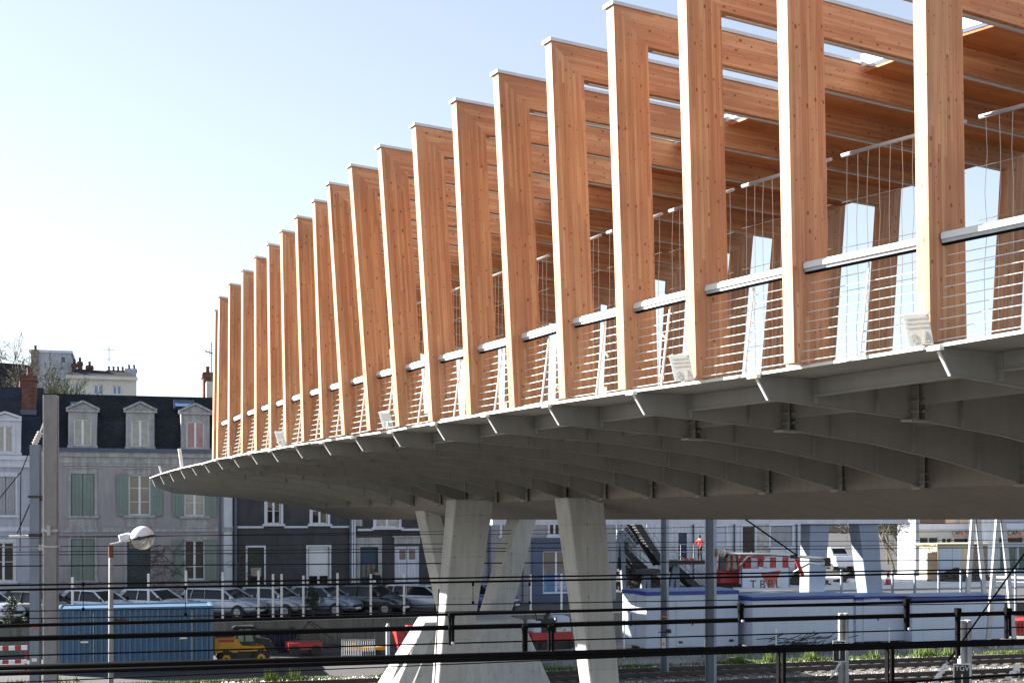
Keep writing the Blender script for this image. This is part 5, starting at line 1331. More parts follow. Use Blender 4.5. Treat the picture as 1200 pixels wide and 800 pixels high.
# lettered banner on fence
bn=79.5
A_=along(870,bn); o=empty('banner_fence',TN(A_,bn,ZS),TA,'white banner with dark letters and a red triangle on fence posts','banner'); bx=lambda x: along(x,bn)-A_; bz=lambda y: zz(897,y,bn)-ZS
mb=MB(); mb.box(0,bx(924),0,.03,bz(698),bz(665.5)); bn_=mb.build('banner','door_white',o)
mb=MB()
for x in (870,889,898.5,907.5,925): mb.box(bx(x)-.05,bx(x)+.05,.031,.11,0,bz(664))
mb.build('post','pole_steel',o)
mb=MB(); c=[(bx(891),-.012,bz(671)),(bx(915),-.012,bz(668)),(bx(904),-.012,bz(695))]; mb.hexa(c,[V(p)+V((0,.01,0)) for p in c]); mb.build('triangle','muted_red',bn_)
for ch,x in (('T',882.5),('B',893.5),('P',902.5),('L',911.5)): text(ch, .8, 'cap_black', bn_, (bx(x),-.016,bz(684.5)), (math.pi/2,0,0))
# striped barrier line behind
o=empty('safety_barrier',TN(along(873,82),82,ZS),TA,'tall red and white striped barrier behind the lettered banner','barrier'); A_=along(873,82); gx=lambda x: along(x,82)-A_; gz=lambda y: zz(910,y,82)-ZS
for k in range(11):
    mb=MB(); mb.box(gx(873+7.3*k),gx(873+7.3*(k+1)),0,.04,gz(665),gz(652.5)); mb.build('stripe',('red_paint','door_white')[k%2],o)
mb=MB()
for x in (875,895,915,935,950): mb.box(gx(x)-.04,gx(x)+.04,.041,.1,0,gz(652))
mb.build('leg','galv',o)
# red excavator on the street
bx_=80.5; A_=along(842,bx_); o=empty('excavator',TN(A_,bx_,ZS),TA,'red excavator with green glass cab and folded arm on the street','excavator'); ex=lambda x: along(x,bx_)-A_; ez=lambda y: zz(860,y,bx_)-ZS
mb=MB(); mb.box(ex(844),ex(868),.1,2.0,ez(684),ez(668)); mb.build('body','red_paint',o,bev=.08)
mb=MB(); mb.hexa([(ex(851),0,ez(668)),(ex(866),0,ez(668)),(ex(866),1.1,ez(668)),(ex(851),1.1,ez(668))],[(ex(852),.05,ez(649)),(ex(864),.05,ez(649)),(ex(864),1.05,ez(649)),(ex(852),1.05,ez(649))]); cb_=mb.build('cab_glass','green_glass',o)
mb=MB()
for xa,xb in ((851,852),(858,858),(866,864)):
    for y in (-.02,1.12): mb.bar((ex(xa),y,ez(668)),(ex(xb),y,ez(649)),.12,.12)
mb.box(ex(851),ex(866),-.05,1.15,ez(649),ez(646.5)); mb.build('cab_frame','red_paint',o)
mb=MB(); mb.bar((ex(868),.6,ez(668)),(ex(878),.6,ez(650)),.3,.35); mb.bar((ex(878),.6,ez(650)),(ex(899),.6,ez(653)),.26,.3); mb.bar((ex(899),.6,ez(653)),(ex(893),.6,ez(668)),.2,.22); mb.build('boom','red_paint',o)
mb=MB(); mb.tube([(ex(869),.4,ez(663)),(ex(884),.4,ez(647))],.07,8); mb.tube([(ex(880),.4,ez(652)),(ex(897),.4,ez(650))],.06,8); mb.build('hydraulic_ram','stainless',o)
mb=MB(); mb.hexa([(ex(888),.2,ez(671)),(ex(895),.2,ez(670)),(ex(896),.2,ez(665)),(ex(891),.2,ez(664))],[(ex(888),1.0,ez(671)),(ex(895),1.0,ez(670)),(ex(896),1.0,ez(665)),(ex(891),1.0,ez(664))]); mb.build('bucket','sign_white',o)
for y in (0,1.6):
    mb=MB(); r=(ez(684))/2; mb.tube([(ex(845),y,r),(ex(845),y+.45,r)],r,12); mb.tube([(ex(870),y,r),(ex(870),y+.45,r)],r,12); mb.box(ex(845),ex(870),y,y+.45,.02,2*r-.02); mb.build('track','tyre',o)
# white kerb blocks, cones, van, kiosk
for i,(x0,x1,yt,b) in enumerate(((996,1018,678,83),(1037,1056,680,82),(1057,1074,681,82.5),(1190,1215,681,82))):
    A_=along(x0,b); W=along(x1,b)-A_; H=zz((x0+x1)/2,yt,b)-ZS; mb=MB(); mb.hexa([(0,0,0),(W,0,0),(W,.6,0),(0,.6,0)],[(.05,.15,H),(W-.05,.15,H),(W-.05,.45,H),(.05,.45,H)]); o=mb.build('concrete_block','sign_white',bev=.03); o.location=TN(A_,b,ZS+.03); o.rotation_euler=(0,0,TA)
    tag(o,'bright white concrete block on the street '+['between the two grey legs','right of the grey leg beside the cone','in the middle, left of the kiosk','at the far right edge'][i],'block','white concrete blocks')
def cone(x,b,h,lab):
    o=empty('traffic_cone',TN(along(x,b),b,ZS+.03),0,lab,'traffic cone'); mb=MB(); mb.tube([(0,0,0),(0,0,h)],[h*.27,h*.05],12); mb.box(-h*.32,h*.32,-h*.32,h*.32,0,.04); mb.build('body','red_paint',o)
    mb=MB(); mb.tube([(0,0,h*.42),(0,0,h*.62)],[h*.185,h*.14],12); mb.build('band','sign_white',o)
cone(1041,80,.95,'red and white traffic cone beside the leaning grey leg'); cone(1055,100,.9,'distant red traffic cone up the street'); cone(1059.5,101,.9,'second distant red cone up the street, right of the first')
b_=98; vo_=empty('delivery_van',TN(along(981,b_),b_,ZS+.1),TA,'white van parked on the rising road between the grey legs','van')
mb=MB(); mb.hexa([(0,0,.4),(1.9,0,.4),(1.9,4.2,.4),(0,4.2,.4)],[(.08,.5,1.3),(1.82,.5,1.3),(1.82,4.2,1.3),(.08,4.2,1.3)]); mb.hexa([(.08,.9,1.3),(1.82,.9,1.3),(1.82,4.2,1.3),(.08,4.2,1.3)],[(.2,1.5,2.0),(1.7,1.5,2.0),(1.7,4.2,2.0),(.2,4.2,2.0)]); mb.build('body','car_white',vo_,bev=.06)
mb=MB(); mb.hexa([(.25,.93,1.33),(1.65,.93,1.33),(1.65,.99,1.33),(.25,.99,1.33)],[(.34,1.40,1.9),(1.56,1.40,1.9),(1.56,1.46,1.9),(.34,1.46,1.9)]); mb.build('windscreen','car_glass',vo_)
mb=MB()
for x in (.0,1.7):
    for y in (.9,3.4): mb.tube([(x,y,.33),(x+.22,y,.33)],.33,14)
mb.build('wheel','tyre',vo_)
bk=84.5; A_=along(1099,bk); ko=empty('transformer_kiosk',TN(A_,bk,ZS),TA,'cream utility kiosk with two graffitied doors and a pebbled side wall','kiosk'); kx=lambda x: along(x,bk)-A_; kz=lambda y: zz(1120,y,bk)-ZS
mb=MB(); mb.box(0,kx(1136),0,2.4,0,kz(639)); mb.build('wall','kiosk_cream',ko)
mb=MB(); mb.box(kx(1136)+.002,kx(1158),.05,2.35,0,kz(639)-.02); mb.build('stone_wall','rubble_stone',ko)
mb=MB(); mb.box(-.2,kx(1138),-.2,2.6,kz(639),kz(636.5)); mb.box(kx(1138),kx(1160),-.15,2.6,kz(638.5),kz(636.4)); mb.build('roof','kiosk_cream',ko)
for xa,xb in ((1100.5,1115),(1116,1125.5)):
    mb=MB(); mb.box(kx(xa),kx(xb),-.03,-.001,.1,kz(641)); d=mb.build('door','cabin_white',ko)
    mb=MB(); pts=[V((kx(xa)+.2+random.random()*(kx(xb)-kx(xa)-.4),-.036,kz(655)+random.random()*1.0)) for _ in range(9)]
    for a,c in zip(pts,pts[1:]): mb.bar(a,a.lerp(c,.45),.05,.004,up=(0,1,0))
    mb.build('graffiti','text_grey',d)
b_=83; o=empty('wooden_crate',TN(along(1092,b_),b_,ZS),TA,'brown timber crate panel left of the kiosk','crate'); W=along(1099,b_)-along(1092,b_); H=zz(1095,646,b_)-ZS
mb=MB()
for k in range(4): mb.box(W*k/4+.01,W*(k+1)/4-.01,0,.05,0,H)
mb.box(0,W,.051,.6,.1,H-.1); mb.build('boards','weathered_timber',o)
# red container at right edge
container(1184,1240,726,57.5,'red_paint','dark red container cut off by the right edge of the picture')
# ================================================================== TREES
def tree(x, b, zb, h, lab, mat='bark', spread=.5, n=5, r0=.16, seed=1, twig=3):
    rnd = random.Random(seed)
    o = empty('bare_tree', TN(along(x,b),b,zb), 0, lab, 'tree')
    tr = MB(); cr = MB()
    def grow(p, d, L, r, lv):
        mb = tr if lv >= n-1 else cr
        pts = [p]; k = 5
        for _ in range(k):
            d = (d+V((rnd.gauss(0,.13),rnd.gauss(0,.13),rnd.gauss(.03,.1)))).normalized(); p = p+d*L/k; pts.append(p)
        mb.tube(pts, [max(r*(1-.45*i/k), .017) for i in range(k+1)], 6 if lv > 2 else 3, cap=False)
        if lv == 0: return
        m = twig+rnd.randint(0,1)
        for i in range(m):
            q = pts[rnd.randint(2,k)] if i else pts[-1]
            a = V((rnd.gauss(0,1),rnd.gauss(0,1),rnd.gauss(0,.5))).normalized()
            grow(q, (d+a*spread*1.3).normalized(), L*rnd.uniform(.6,.85), r*.55, lv-1)
    grow(V((0,0,0)), V((0,0,1)), h*.36, r0, n)
    tr.build('trunk', mat, o); cr.build('crown', mat, o); return o
tree(12, 103, 9, zz(10,404,103)-9-1.2, 'bare spreading tree behind the chimney at far left', seed=3, n=6, twig=3, spread=.62, r0=.2)
tree(52, 99, 9, zz(50,418,99)-9-.8, 'greenish bare tree in front of the white block', 'bark_green', seed=9, n=5, twig=4, spread=.5, r0=.2)
tree(-22, 100, 9, zz(0,405,100)-9, 'bare tree cut by the left edge behind the roofs', seed=5, n=6, twig=3, spread=.6)
tree(1012, 88, ZS, 9.5, 'bare young street tree between the grey legs', seed=11, n=4, twig=3, r0=.13)
tree(1048, 95, ZS, 8.5, 'dense bare tree right of the leaning grey leg', seed=12, n=6, twig=3, r0=.14, spread=.6)
tree(1040, 104, ZS, 9, 'bare tree farther up the street on the right', seed=21, n=6, twig=3, r0=.14, spread=.6)
tree(1058, 99, ZS, 8, 'thick bare tree just left of the pale mottled trunk', seed=33, n=6, twig=3, r0=.16, spread=.65)
# pale plane trunk
mb=MB(); mb.tube([(0,0,0),(.05,0,3),(-.05,0,6),(.1,0,9)],[.3,.26,.23,.2],10); o=empty('plane_tree',TN(along(1069,93),93,ZS),0,'pale mottled tree trunk left of the shop building','tree'); mb.build('trunk','stone_trim',o,smooth=True)
mb=MB(); mb.tube([(0,0,7),(1.2,0,10.5)],[.15,.06],6); mb.tube([(0,0,8),(-1.3,.4,11)],[.14,.05],6); mb.build('crown','stone_trim',o)
mb=MB(); mb.box(-.12,.12,-.12,.12,0,7.6); mb.box(-.2,.2,-.2,.2,0,.1); o=mb.build('sign_post','pole_steel'); o.location=TN(along(1074.5,90),90,ZS); tag(o,'blue grey square post beside the pale tree trunk','post')

# ================================================================== RAILWAY POLES AND WIRES
def groundy(x, D): return 0
# concrete pole, left
D=41.0; p=pt(59.7,H0,D); ht=pt(60,463,D).z
o=empty('catenary_pole',V((p.x,p.y,0)),R(8),'tall rough concrete pole at the left, wider than the steel one beside it','pole')
w_=.205
mb=MB(); mb.box(-w_,w_,-w_,-w_*.45,-.1,ht); mb.box(-w_,w_,w_*.45,w_,-.1,ht); mb.box(-w_*.4,w_*.4,-w_*.45+.001,w_*.45-.001,-.1,ht-.02); mb.build('shaft','pole_concrete',o,bev=.012)
mb=MB(); z=pt(60,623,D).z; mb.box(-w_-.04,w_+.04,-w_-.04,w_+.04,z,z+.09); z2=pt(60,641,D).z; mb.box(-w_-.03,w_+.03,-w_-.03,w_+.03,z2,z2+.06); mb.box(-.05,.05,-w_-.16,-w_-.04,z-.1,z+.2); mb.build('bracket','galv',o)
# steel pole, left
D=47.0; p=pt(41.5,H0,D); zt_=pt(41,521,D).z
o=empty('catenary_pole',V((p.x,p.y,0)),R(8),'blue grey steel pole at the left with insulator on top','pole')
w_=.17
mb=MB(); mb.box(-w_,w_,-w_,-w_+.03,0,zt_); mb.box(-w_,w_,w_-.03,w_,0,zt_); mb.box(-.015,.015,-w_+.03,w_-.03,0,zt_-.01); mb.build('shaft','pole_steel',o)
def insul(par, a, b_, r=.12, n=5, name='insulator', mat='ceramic'):
    a=V(a); b_=V(b_); mb=MB(); pts=[]; rs=[]
    for i in range(n*2+1): pts.append(a.lerp(b_,i/(n*2))); rs.append(r if i%2 else r*.6)
    mb.tube(pts,rs,10); return mb.build(name,mat,par)
lz=lambda y: pt(41,y,D).z
insul(o,(-.02,-.1,lz(521)),(.2,-.1,lz(506)))
mb=MB(); mb.tube([(.2,-.1,lz(506)),(.45,-.1,lz(484))],.035,6); mb.tube([(-.02,-.1,lz(521)),(-.1,-.1,lz(524))],.06,6); mb.build('tie_rod','galv',o)
mb=MB(); z=lz(583); mb.box(-.22,.24,-.22,.22,z,z+.08); mb.tube([(.22,-.1,z-.05),(.42,-.1,z-.12)],.05,6); z=lz(628); mb.box(-.2,.2,-.2,.2,z,z+.1); mb.build('bracket','stair_steel',o)
mb=MB(); mb.tube([(-.9,-.12,lz(628.5)),(.1,-.12,lz(628))],.05,8); mb.build('arm','sign_white',o)
mb=MB(); mb.box(-.1,.1,-.2,-.172,lz(735),lz(733)); mb.box(-.02,.17,-.2,-.172,lz(735.5),lz(734)); mb.build('marker','cap_orange',o)
mb=MB(); mb.box(-.09,.09,-.2,-.172,lz(774),lz(770)); mb.build('plate','sign_white',o)
insul(o,(.15,-.15,lz(641.5)),(-.18+.5,-.15,lz(641)),r=.13,n=2)
mb=MB(); mb.tube([(-1.4,-.15,lz(640)),(.15,-.15,lz(641.2))],.03,6); mb.build('arm','galv',o)
# guy wires of that pole
def wire(pts, r, lab, mat='wire', name='overhead_wire', grp=None, n=5, cat='wire'):
    mb=MB(); mb.tube(pts,r,n); return tag(mb.build(name,mat),lab,cat,grp)
wire([pt(37,522,46.9),pt(25,552,46.9),pt(0,583,46.9),pt(-60,658,46.9)],.018,'slanting stay wire leaving the steel pole insulator toward the left edge')
wire([pt(35,590,46.9),pt(20,625,46.9)],.022,'short thin stay between the steel pole and its white arm')
wire([pt(24.5,553,46.8),pt(23.5,645,46.8)],.02,'thin vertical dropper hanging from the slanting stay wire at the left')
# lamp
D=33.0; p=pt(130,H0,D); z0=0; zt_=pt(130,640,D).z
o=empty('street_lamp',V((p.x,p.y,0)),R(0),'white round street lamp with clear lower bowl on a slim pale post','street lamp')
mb=MB(); mb.tube([(0,0,0),(0,0,zt_)],[.075,.058],12); mb.tube([(0,0,0),(0,0,.5)],.11,12); mb.build('post','pole_concrete',o,smooth=True)
mb=MB(); mb.tube([(0,0,zt_-.28),(0,0,zt_)],.066,12); mb.build('collar','rusty',o)
g=lambda x,y: V(((x-130)*D/F,0,pt(x,y,D).z))
mb=MB(); mb.tube([g(129,638),g(137,636.5),g(150,632)],.035,8); mb.build('arm','galv',o)
mb=MB(); a,c=g(140.5,631),g(153,627.5); mb.bar(a,c,.22,.20); hd=mb.build('housing','paint_white',o,bev=.03)
c=g(167,630); rr=.305
tl=Matrix.Translation(c)@Matrix.Rotation(R(-12),4,'Y')
mb=MB(); mb.sphere((0,0,0),rr,24,10,0,math.pi/2); mb.build('globe_top','paint_white',o,smooth=True,xf=tl)
mb=MB(); mb.sphere((0,0,0),rr*.985,24,10,math.pi/2+.08,math.pi); mb.build('globe_bowl','globe_clear',o,smooth=True,xf=tl)
mb=MB(); mb.tube([(0,0,-.03),(0,0,.025)],rr*1.03,24); mb.tube([(0,-rr*1.05,0),(0,-rr*1.1,0)],.05,8); mb.build('band','black_plastic',o,xf=tl)
mb=MB(); mb.bar(g(147,634.2),g(158,631.8),.18,.03); mb.sphere(c+V((0,0,-.07)),.08,10,6); mb.build('bulb_holder','stainless',o)
# thin ones: droppers
def steelpole(x0,x1,D,ytop,lab,mid=True):
    xc=(x0+x1)/2; p=pt(xc,H0,D); w_=(x1-x0)*D/F/2; zt_=ZC+(H0-ytop)*D/F
    o=empty('catenary_pole',V((p.x,p.y,0)),R(-24),lab,'pole')
    fl=w_*.78; mb=MB(); t=.025
    mb.box(-fl,-fl+t,-fl,fl,0,zt_); mb.box(fl-t,fl,-fl,fl,0,zt_); mb.box(-fl+t,fl-t,-.012,.012,0,zt_-.01); mb.box(-fl*1.6,fl*1.6,-fl*1.6,fl*1.6,0,.06); mb.build('shaft','pole_steel',o)
    mb=MB(); mb.box(-fl-.001,-fl+.001-.02,-fl,fl,.1,zt_-.1)
    return o,w_,fl
o,w_,fl=steelpole(774,784,51.5,585,'slim blue steel pole right of the bridge leg, with a small black device')
zl=lambda y:ZC+(H0-y)*51.5/F
mb=MB(); mb.box(-fl-.02,fl+.02,-fl-.02,fl+.02,zl(722.5),zl(721)); mb.build('band','cap_orange',o)
mb=MB(); mb.tube([(-.2,-fl-.05,zl(740)),(.25,-fl-.05,zl(739))],.02,6); mb.box(.12,.32,-fl-.12,-fl,zl(740.5),zl(736)); mb.build('device','black_plastic',o)
mb=MB(); mb.box(-.08,.09,-fl-.035,-fl-.005,zl(759),zl(746)); pl_=mb.build('label','sign_white',o); mb=MB(); mb.hexa([(-.06,-fl-.04,zl(755)),(.07,-fl-.04,zl(755)),(.005,-fl-.04,zl(751))],[(-.06,-fl-.036,zl(755)),(.07,-fl-.036,zl(755)),(.005,-fl-.036,zl(751))]); mb.build('warning_triangle','jcb_yellow',pl_)
o,w_,fl=steelpole(826,840,46.5,585,'wider blue grey steel pole carrying a horizontal cantilever tube')
D=46.5; c_=lambda x,y: V(((x-833)*D/F,0,ZC+(H0-y)*D/F))
ro=empty('cantilever_arm',pt(842,647,D),0,'grey cantilever tube with insulator and black clamps reaching right from the steel pole','cantilever arm'); q=lambda x,y,d=0: V(((x-842)*D/F,d,(647-y)*D/F))
insul(ro,q(839,646.5),q(850,648.5),r=.16,n=3); mb=MB(); mb.tube([q(849,648.5),q(905,649.5),q(928,651),q(972,654.5)],.055,8); mb.tube([q(930,670,.0),q(949,659.5),q(968,661.5)],[.03,.04,.03],8); mb.build('tube','stainless',ro,smooth=True)
mb=MB(); mb.box(q(926,0).x,q(934,0).x,-.09,.09,q(0,654).z,q(0,649.5).z); mb.build('clamp','black_plastic',ro); mb=MB(); mb.box(q(966,0).x,q(973,0).x,-.09,.09,q(0,663).z,q(0,653).z); mb.build('clamp','black_plastic',ro); mb=MB(); mb.tube([q(848,648),q(853,651)],.09,8); mb.build('clamp','black_plastic',ro)
mb=MB(); mb.bar(q(933,655),q(941,675),.12,.12); mb.build('flag_arm','red_paint',ro)
wire([pt(872,607,46),pt(935,651,46)],.03,'dark diagonal stay running down to the cantilever tube clamp','cable_black')
# lattice trestle poles on the right
for (xa,xl,xr,D,lab) in ((1143,1134,1153,64,'slim grey trestle mast with splayed legs in front of the kiosk'),(1172,1162.5,1183,62,'slim grey trestle mast with splayed legs, rightmost')):
    p=pt(xa,H0,D); o=empty('trestle_mast',V((p.x,p.y,0)),R(4),lab,'mast'); k=D/F; zb=ZC+(H0-700)*k
    mb=MB()
    e0=(xl-xa)*k; e1=(xr-xa)*k; s=(ZC)/(zb) if 0 else 1
    zt_=ZC+.5; slope0=e0/(zt_-(ZC+(H0-695)*k)); slope1=e1/(zt_-(ZC+(H0-695)*k))
    mb.bar((-.04,0,zt_),(slope0*zt_,0,0),.2,.2); mb.bar((.06,0,zt_),(slope1*zt_,0,0),.2,.2); mb.build('leg','galv',o)
    mb=MB(); mb.box(-.12,.16,-.1,.1,zt_-.8,zt_+.05); mb.build('head_plate','pole_steel',o)
# concrete marker posts with speed boards
def marker(xp0,xp1,yt,D,sx0,sx1,sy0,sy1,lab,lab2,arrow=True,clipbar=True):
    xc=(xp0+xp1)/2; p=pt(xc,H0,D); k=D/F; w_=(xp1-xp0)*k/2
    o=empty('concrete_post',V((p.x,p.y,0)),R(-3),lab,'post'); zt_=ZC+(H0-yt)*k
    mb=MB(); mb.box(-w_,-w_*.35,-w_,w_,-.1,zt_); mb.box(-w_*.35,w_*.2,-w_*.6,w_*.6,-.1,zt_-.01); mb.box(w_*.2,w_,-w_,w_,-.1,zt_); mb.build('shaft','pole_concrete' if 0 else 'stone_trim',o,bev=.01)
    c=pt((sx0+sx1)/2,(sy0+sy1)/2,D-.6); W=(sx1-sx0)*(D-.6)/F; H=(sy1-sy0)*(D-.6)/F
    s=empty('speed_board',c,0,lab2,'sign')
    mb=MB(); mb.box(-W/2,W/2,0,.02,-H/2,H/2); bd=mb.build('border','sign_white',s)
    mb=MB(); e=W*.075; mb.box(-W/2+e,W/2-e,-.006,-.001,-H/2+e,H/2-e); mb.build('board','sign_black',bd)
    text('TGV', W*.42, 'sign_white', bd, (0,-.012,H*.30 if H<1.0*W*1.4 else H*.30), (math.pi/2,0,0), ext=.003)
    mb=MB(); mb.box(-W*.045,W*.045,-.012,-.007,-H*.36,H*.08); mb.build('figure','sign_white',bd)
    mb=MB(); mb.box(-.03,.03,.021,.3,-H*.3,-H*.2); mb.box(-.03,.03,.021,.3,H*.2,H*.3); mb.build('bracket','galv',s)
    if arrow:
        mb=MB(); mb.bar((W*.1,.01,-H/2),(-W*.5,.01,-H/2-W*.95),W*.12,.02,up=(0,1,0))
        a=V((-W*.5,.01,-H/2-W*.95)); mb.hexa([a+V((-W*.22,0,-W*.3)),a+V((W*.12,0,-.02)),a+V((-W*.02,0,W*.3))],[a+V((-W*.22,.015,-W*.3)),a+V((W*.12,.015,-.02)),a+V((-W*.02,.015,W*.3))]); mb.build('arrow','sign_white',s)
    return o
marker(983,993.5,718,46.0,976,991.5,750,775,'pale concrete post behind the smaller black board','small black TGV board with a white arrow below it')
marker(1124,1137,726,43.0,1117,1137.5,777,806,'pale fluted concrete post behind the larger black board','larger black TGV board low at the right',arrow=False)
# slender white marker stakes
for x,y0,b,lab in ((909.5,738,53.0,'thin white stake before the middle cabin'),(1042,736,53.0,'thin white stake in front of the set-back cabin'),(731.5,727,53.5,'thin pale stake left of the sunlit cabin end'),(1107,759,52.6,'thin white stake in the grass left of the concrete post'),(1167,757,52.4,'thin white stake in the grass right of the concrete post'),(825.5,750,53.5,'stubby white stake just left of the wider steel pole')):
    h_=zz(x,y0,b); mb=MB(); mb.tube([(0,0,0),(0,0,h_)],.03,8); mb.tube([(0,0,h_),(0,0,h_+.05)],[.045,.03],8); o=mb.build('marker_stake','sign_white'); o.location=TN(along(x,b),b,.005); tag(o,lab,'stake','white stakes beside the track')
# pale debris at cabin foot
o=empty('brush_pile',TN(along(950,53.4),53.4,0),TA,'grey tangle of cut branches against the middle cabin','brush pile'); mb=MB()
for _ in range(60):
    a=V((random.uniform(-2.6,1.6),random.uniform(0,.5),random.uniform(.05,.7))); mb.tube([a,a+V((random.uniform(.3,1.1),random.uniform(-.1,.1),random.uniform(-.1,.35)))],.02,4)
mb.build('twigs','stair_steel',o)
# bar and cable group near the viewer
def run(b, x0, y0, x1, y1, r, lab, mat='cable_black', grp='dark cables crossing in front', name='overhead_cable', ext_=3, seg=1):
    p=at(x0,y0,b); q_=at(x1,y1,b); d=(q_-p); p=p-d*.12; q_=q_+d*.12
    return wire([p,q_],r,lab,mat,name,grp,8,'cable')
run(13.0, 0,733, 1200,701.7, .0165,'black cable, upper of the two thick ones crossing the container')
run(13.0, 0,748.3, 1200,717.5, .026,'thickest black cable crossing below the container top')
run(13.0, 0,768.3, 1200,734.2, .008,'thin black cable between the thick cable and the black guard rail')
run(13.0, 0,799.6, 1200,750, .006,'thinnest black cable, just above the guard rail at the right')
run(20.0, 0,685.5, 1200,666, .014,'thin black cable, upper of the pair crossing the parked cars')
run(20.0, 0,691, 1200,669.8, .017,'thin black cable, lower of the pair crossing the parked cars')
for k,(y0,y1,r_) in enumerate(((716,699,.011),(724.7,707.5,.012))):
    run(26.0, 0,y0, 1100,y1, r_, ['faint','slightly lower faint'][k]+' wire running along the container roof edge','wire','thin contact wires over the tracks','contact_wire')
for k,(y0,y1,r_) in enumerate(((628.5,622,.011),(640.5,632,.012),(646.5,637.5,.012),(650,641,.014),(663,655.5,.02),(631,611,.01))):
    run(44.0, -10,y0, 1210,y1, r_, ['highest thin contact wire crossing the house doors','second thin contact wire crossing the house doors','third thin contact wire crossing the house doors','fourth thin contact wire crossing the house doors','thicker contact wire at the height of the ground floor windows','thin rising wire that reaches the bridge underside'][k],'wire','thin contact wires over the tracks','contact_wire')
# spacers hung between the cables
def spacer(x, y0, y1, b, w_, lab, double=True):
    a=at(x,y0,b); c=at(x,y1,b); o=empty('cable_spacer',c,TA,lab,'cable spacer','black spacers between the cables'); h_=(a-c).length
    mb=MB()
    for s in ((-w_/2,w_/2) if double else (0,)): mb.box(s-.011,s+.011,-.02,.02,0,h_)
    mb.box(-w_/2-.015,w_/2+.015,-.03,.03,h_-.02,h_+.03); mb.build('strap','black_bar',o)
    mb=MB(); mb.tube([(w_*.2,-.05,.02),(w_*.2,.05,.02)],.016,10); mb.build('bolt','galv',o)
spacer(529,721,755,12.95,.033,'black double spacer with a bolt, in front of the bridge leg')
spacer(615,735,767,12.95,.03,'black double spacer at the right edge of the pedestal')
spacer(645.5,735,766,12.95,.04,'black double spacer in front of the red and grey machine')
spacer(868,710,729,12.95,.03,'short black spacer at the corner between two cabins')
spacer(1062.5,704,738,12.95,.035,'black double spacer in front of the right cabin')
spacer(1122.5,715,771,12.95,.03,'long black spacer against the fluted concrete post')
spacer(1181,715,748,12.95,.05,'widest black spacer, close to the right edge')
for x,y0,y1,b,lab in ((554.3,684,706,20,'thin dropper with a small weight right of the near leg'),(97.5,684,714,20,'thin dropper with small clamps left of the lamp post'),(217.3,688,720,20,'thin dropper with small clamps right of the lamp post'),(620.5,684,706,20,'thin dropper left of the blue shopfront')):
    a=at(x,y0,b); c=at(x,y1,b); mb=MB(); mb.tube([(0,0,0),(0,0,(a-c).z)],.006,5); mb.tube([(0,0,-.02),(0,0,.03)],.022,8); mb.tube([(0,0,(a-c).z-.03),(0,0,(a-c).z+.03)],.02,8); o=mb.build('wire_dropper','cable_black'); o.location=c; tag(o,lab,'dropper','droppers between wires')
# black guard rail close to the viewer
bg=10.0
p=at(0,784.5,bg); q_=at(1200,751.5,bg); d=q_-p
go=empty('guard_rail',at(600,800,bg)-V((0,0,1.2)),TA,'black steel guard rail crossing the bottom of the picture','guard rail'); O=go.location.copy(); RI=Matrix.Rotation(-TA,3,'Z')
def L_(v): return RI@(V(v)-O)
mb=MB(); mb.tube([L_(p-d*.12+V((0,0,.018))),L_(q_+d*.12+V((0,0,0.006)))],.021,10); mb.tube([L_(p-d*.12-V((0,0,.026))),L_(q_+d*.12-V((0,0,.012)))],.019,10); mb.build('top_rail','black_bar',go,smooth=True)
for x in (912,918.5,1039.5,1045.5):
    a=at(x,760-(x-912)*.027,bg); mb=MB(); mb.box(-.008,.008,-.025,.025,-1.15,0); m=mb.build('post','black_bar',go); m.location=L_(a)
mb=MB(); a=at(1000,802,bg); c=at(1240,787,bg); mb.tube([L_(a),L_(c)],.012,8); mb.build('lower_rail','black_bar',go)
# stay with insulator, right
wire([pt(1215,628,30),pt(1110,776,30)],.022,'dark diagonal stay coming down across the right of the picture','cable_black')
io=empty('stay_insulator',pt(1103,788,30),0,'white strain insulator at the lower end of the diagonal stay','insulator'); insul(io,(-.16,0,-.22),(.12,0,.2),r=.07,n=4,mat='sign_white'); mb=MB(); mb.tube([(-.16,0,-.22),(-.4,0,-.6)],.02,6); mb.tube([(.12,0,.2),(.16,0,.26)],.03,6); mb.build('rod','galv',io)
io=empty('stay_insulator',pt(1187,789,32),0,'short white insulator low at the right edge','insulator'); insul(io,(-.16,0,-.14),(.14,0,.14),r=.09,n=3,mat='sign_white'); mb=MB(); mb.box(.13,.17,-.02,.02,-.12,.06); mb.build('clip','galv',io)
# service pipe on leg
wire([pt(514.5,690,37.5),pt(508,830,37.5)],.02,'thin dark cable running down the left edge of the near bridge leg','cable_black',name='downlead')

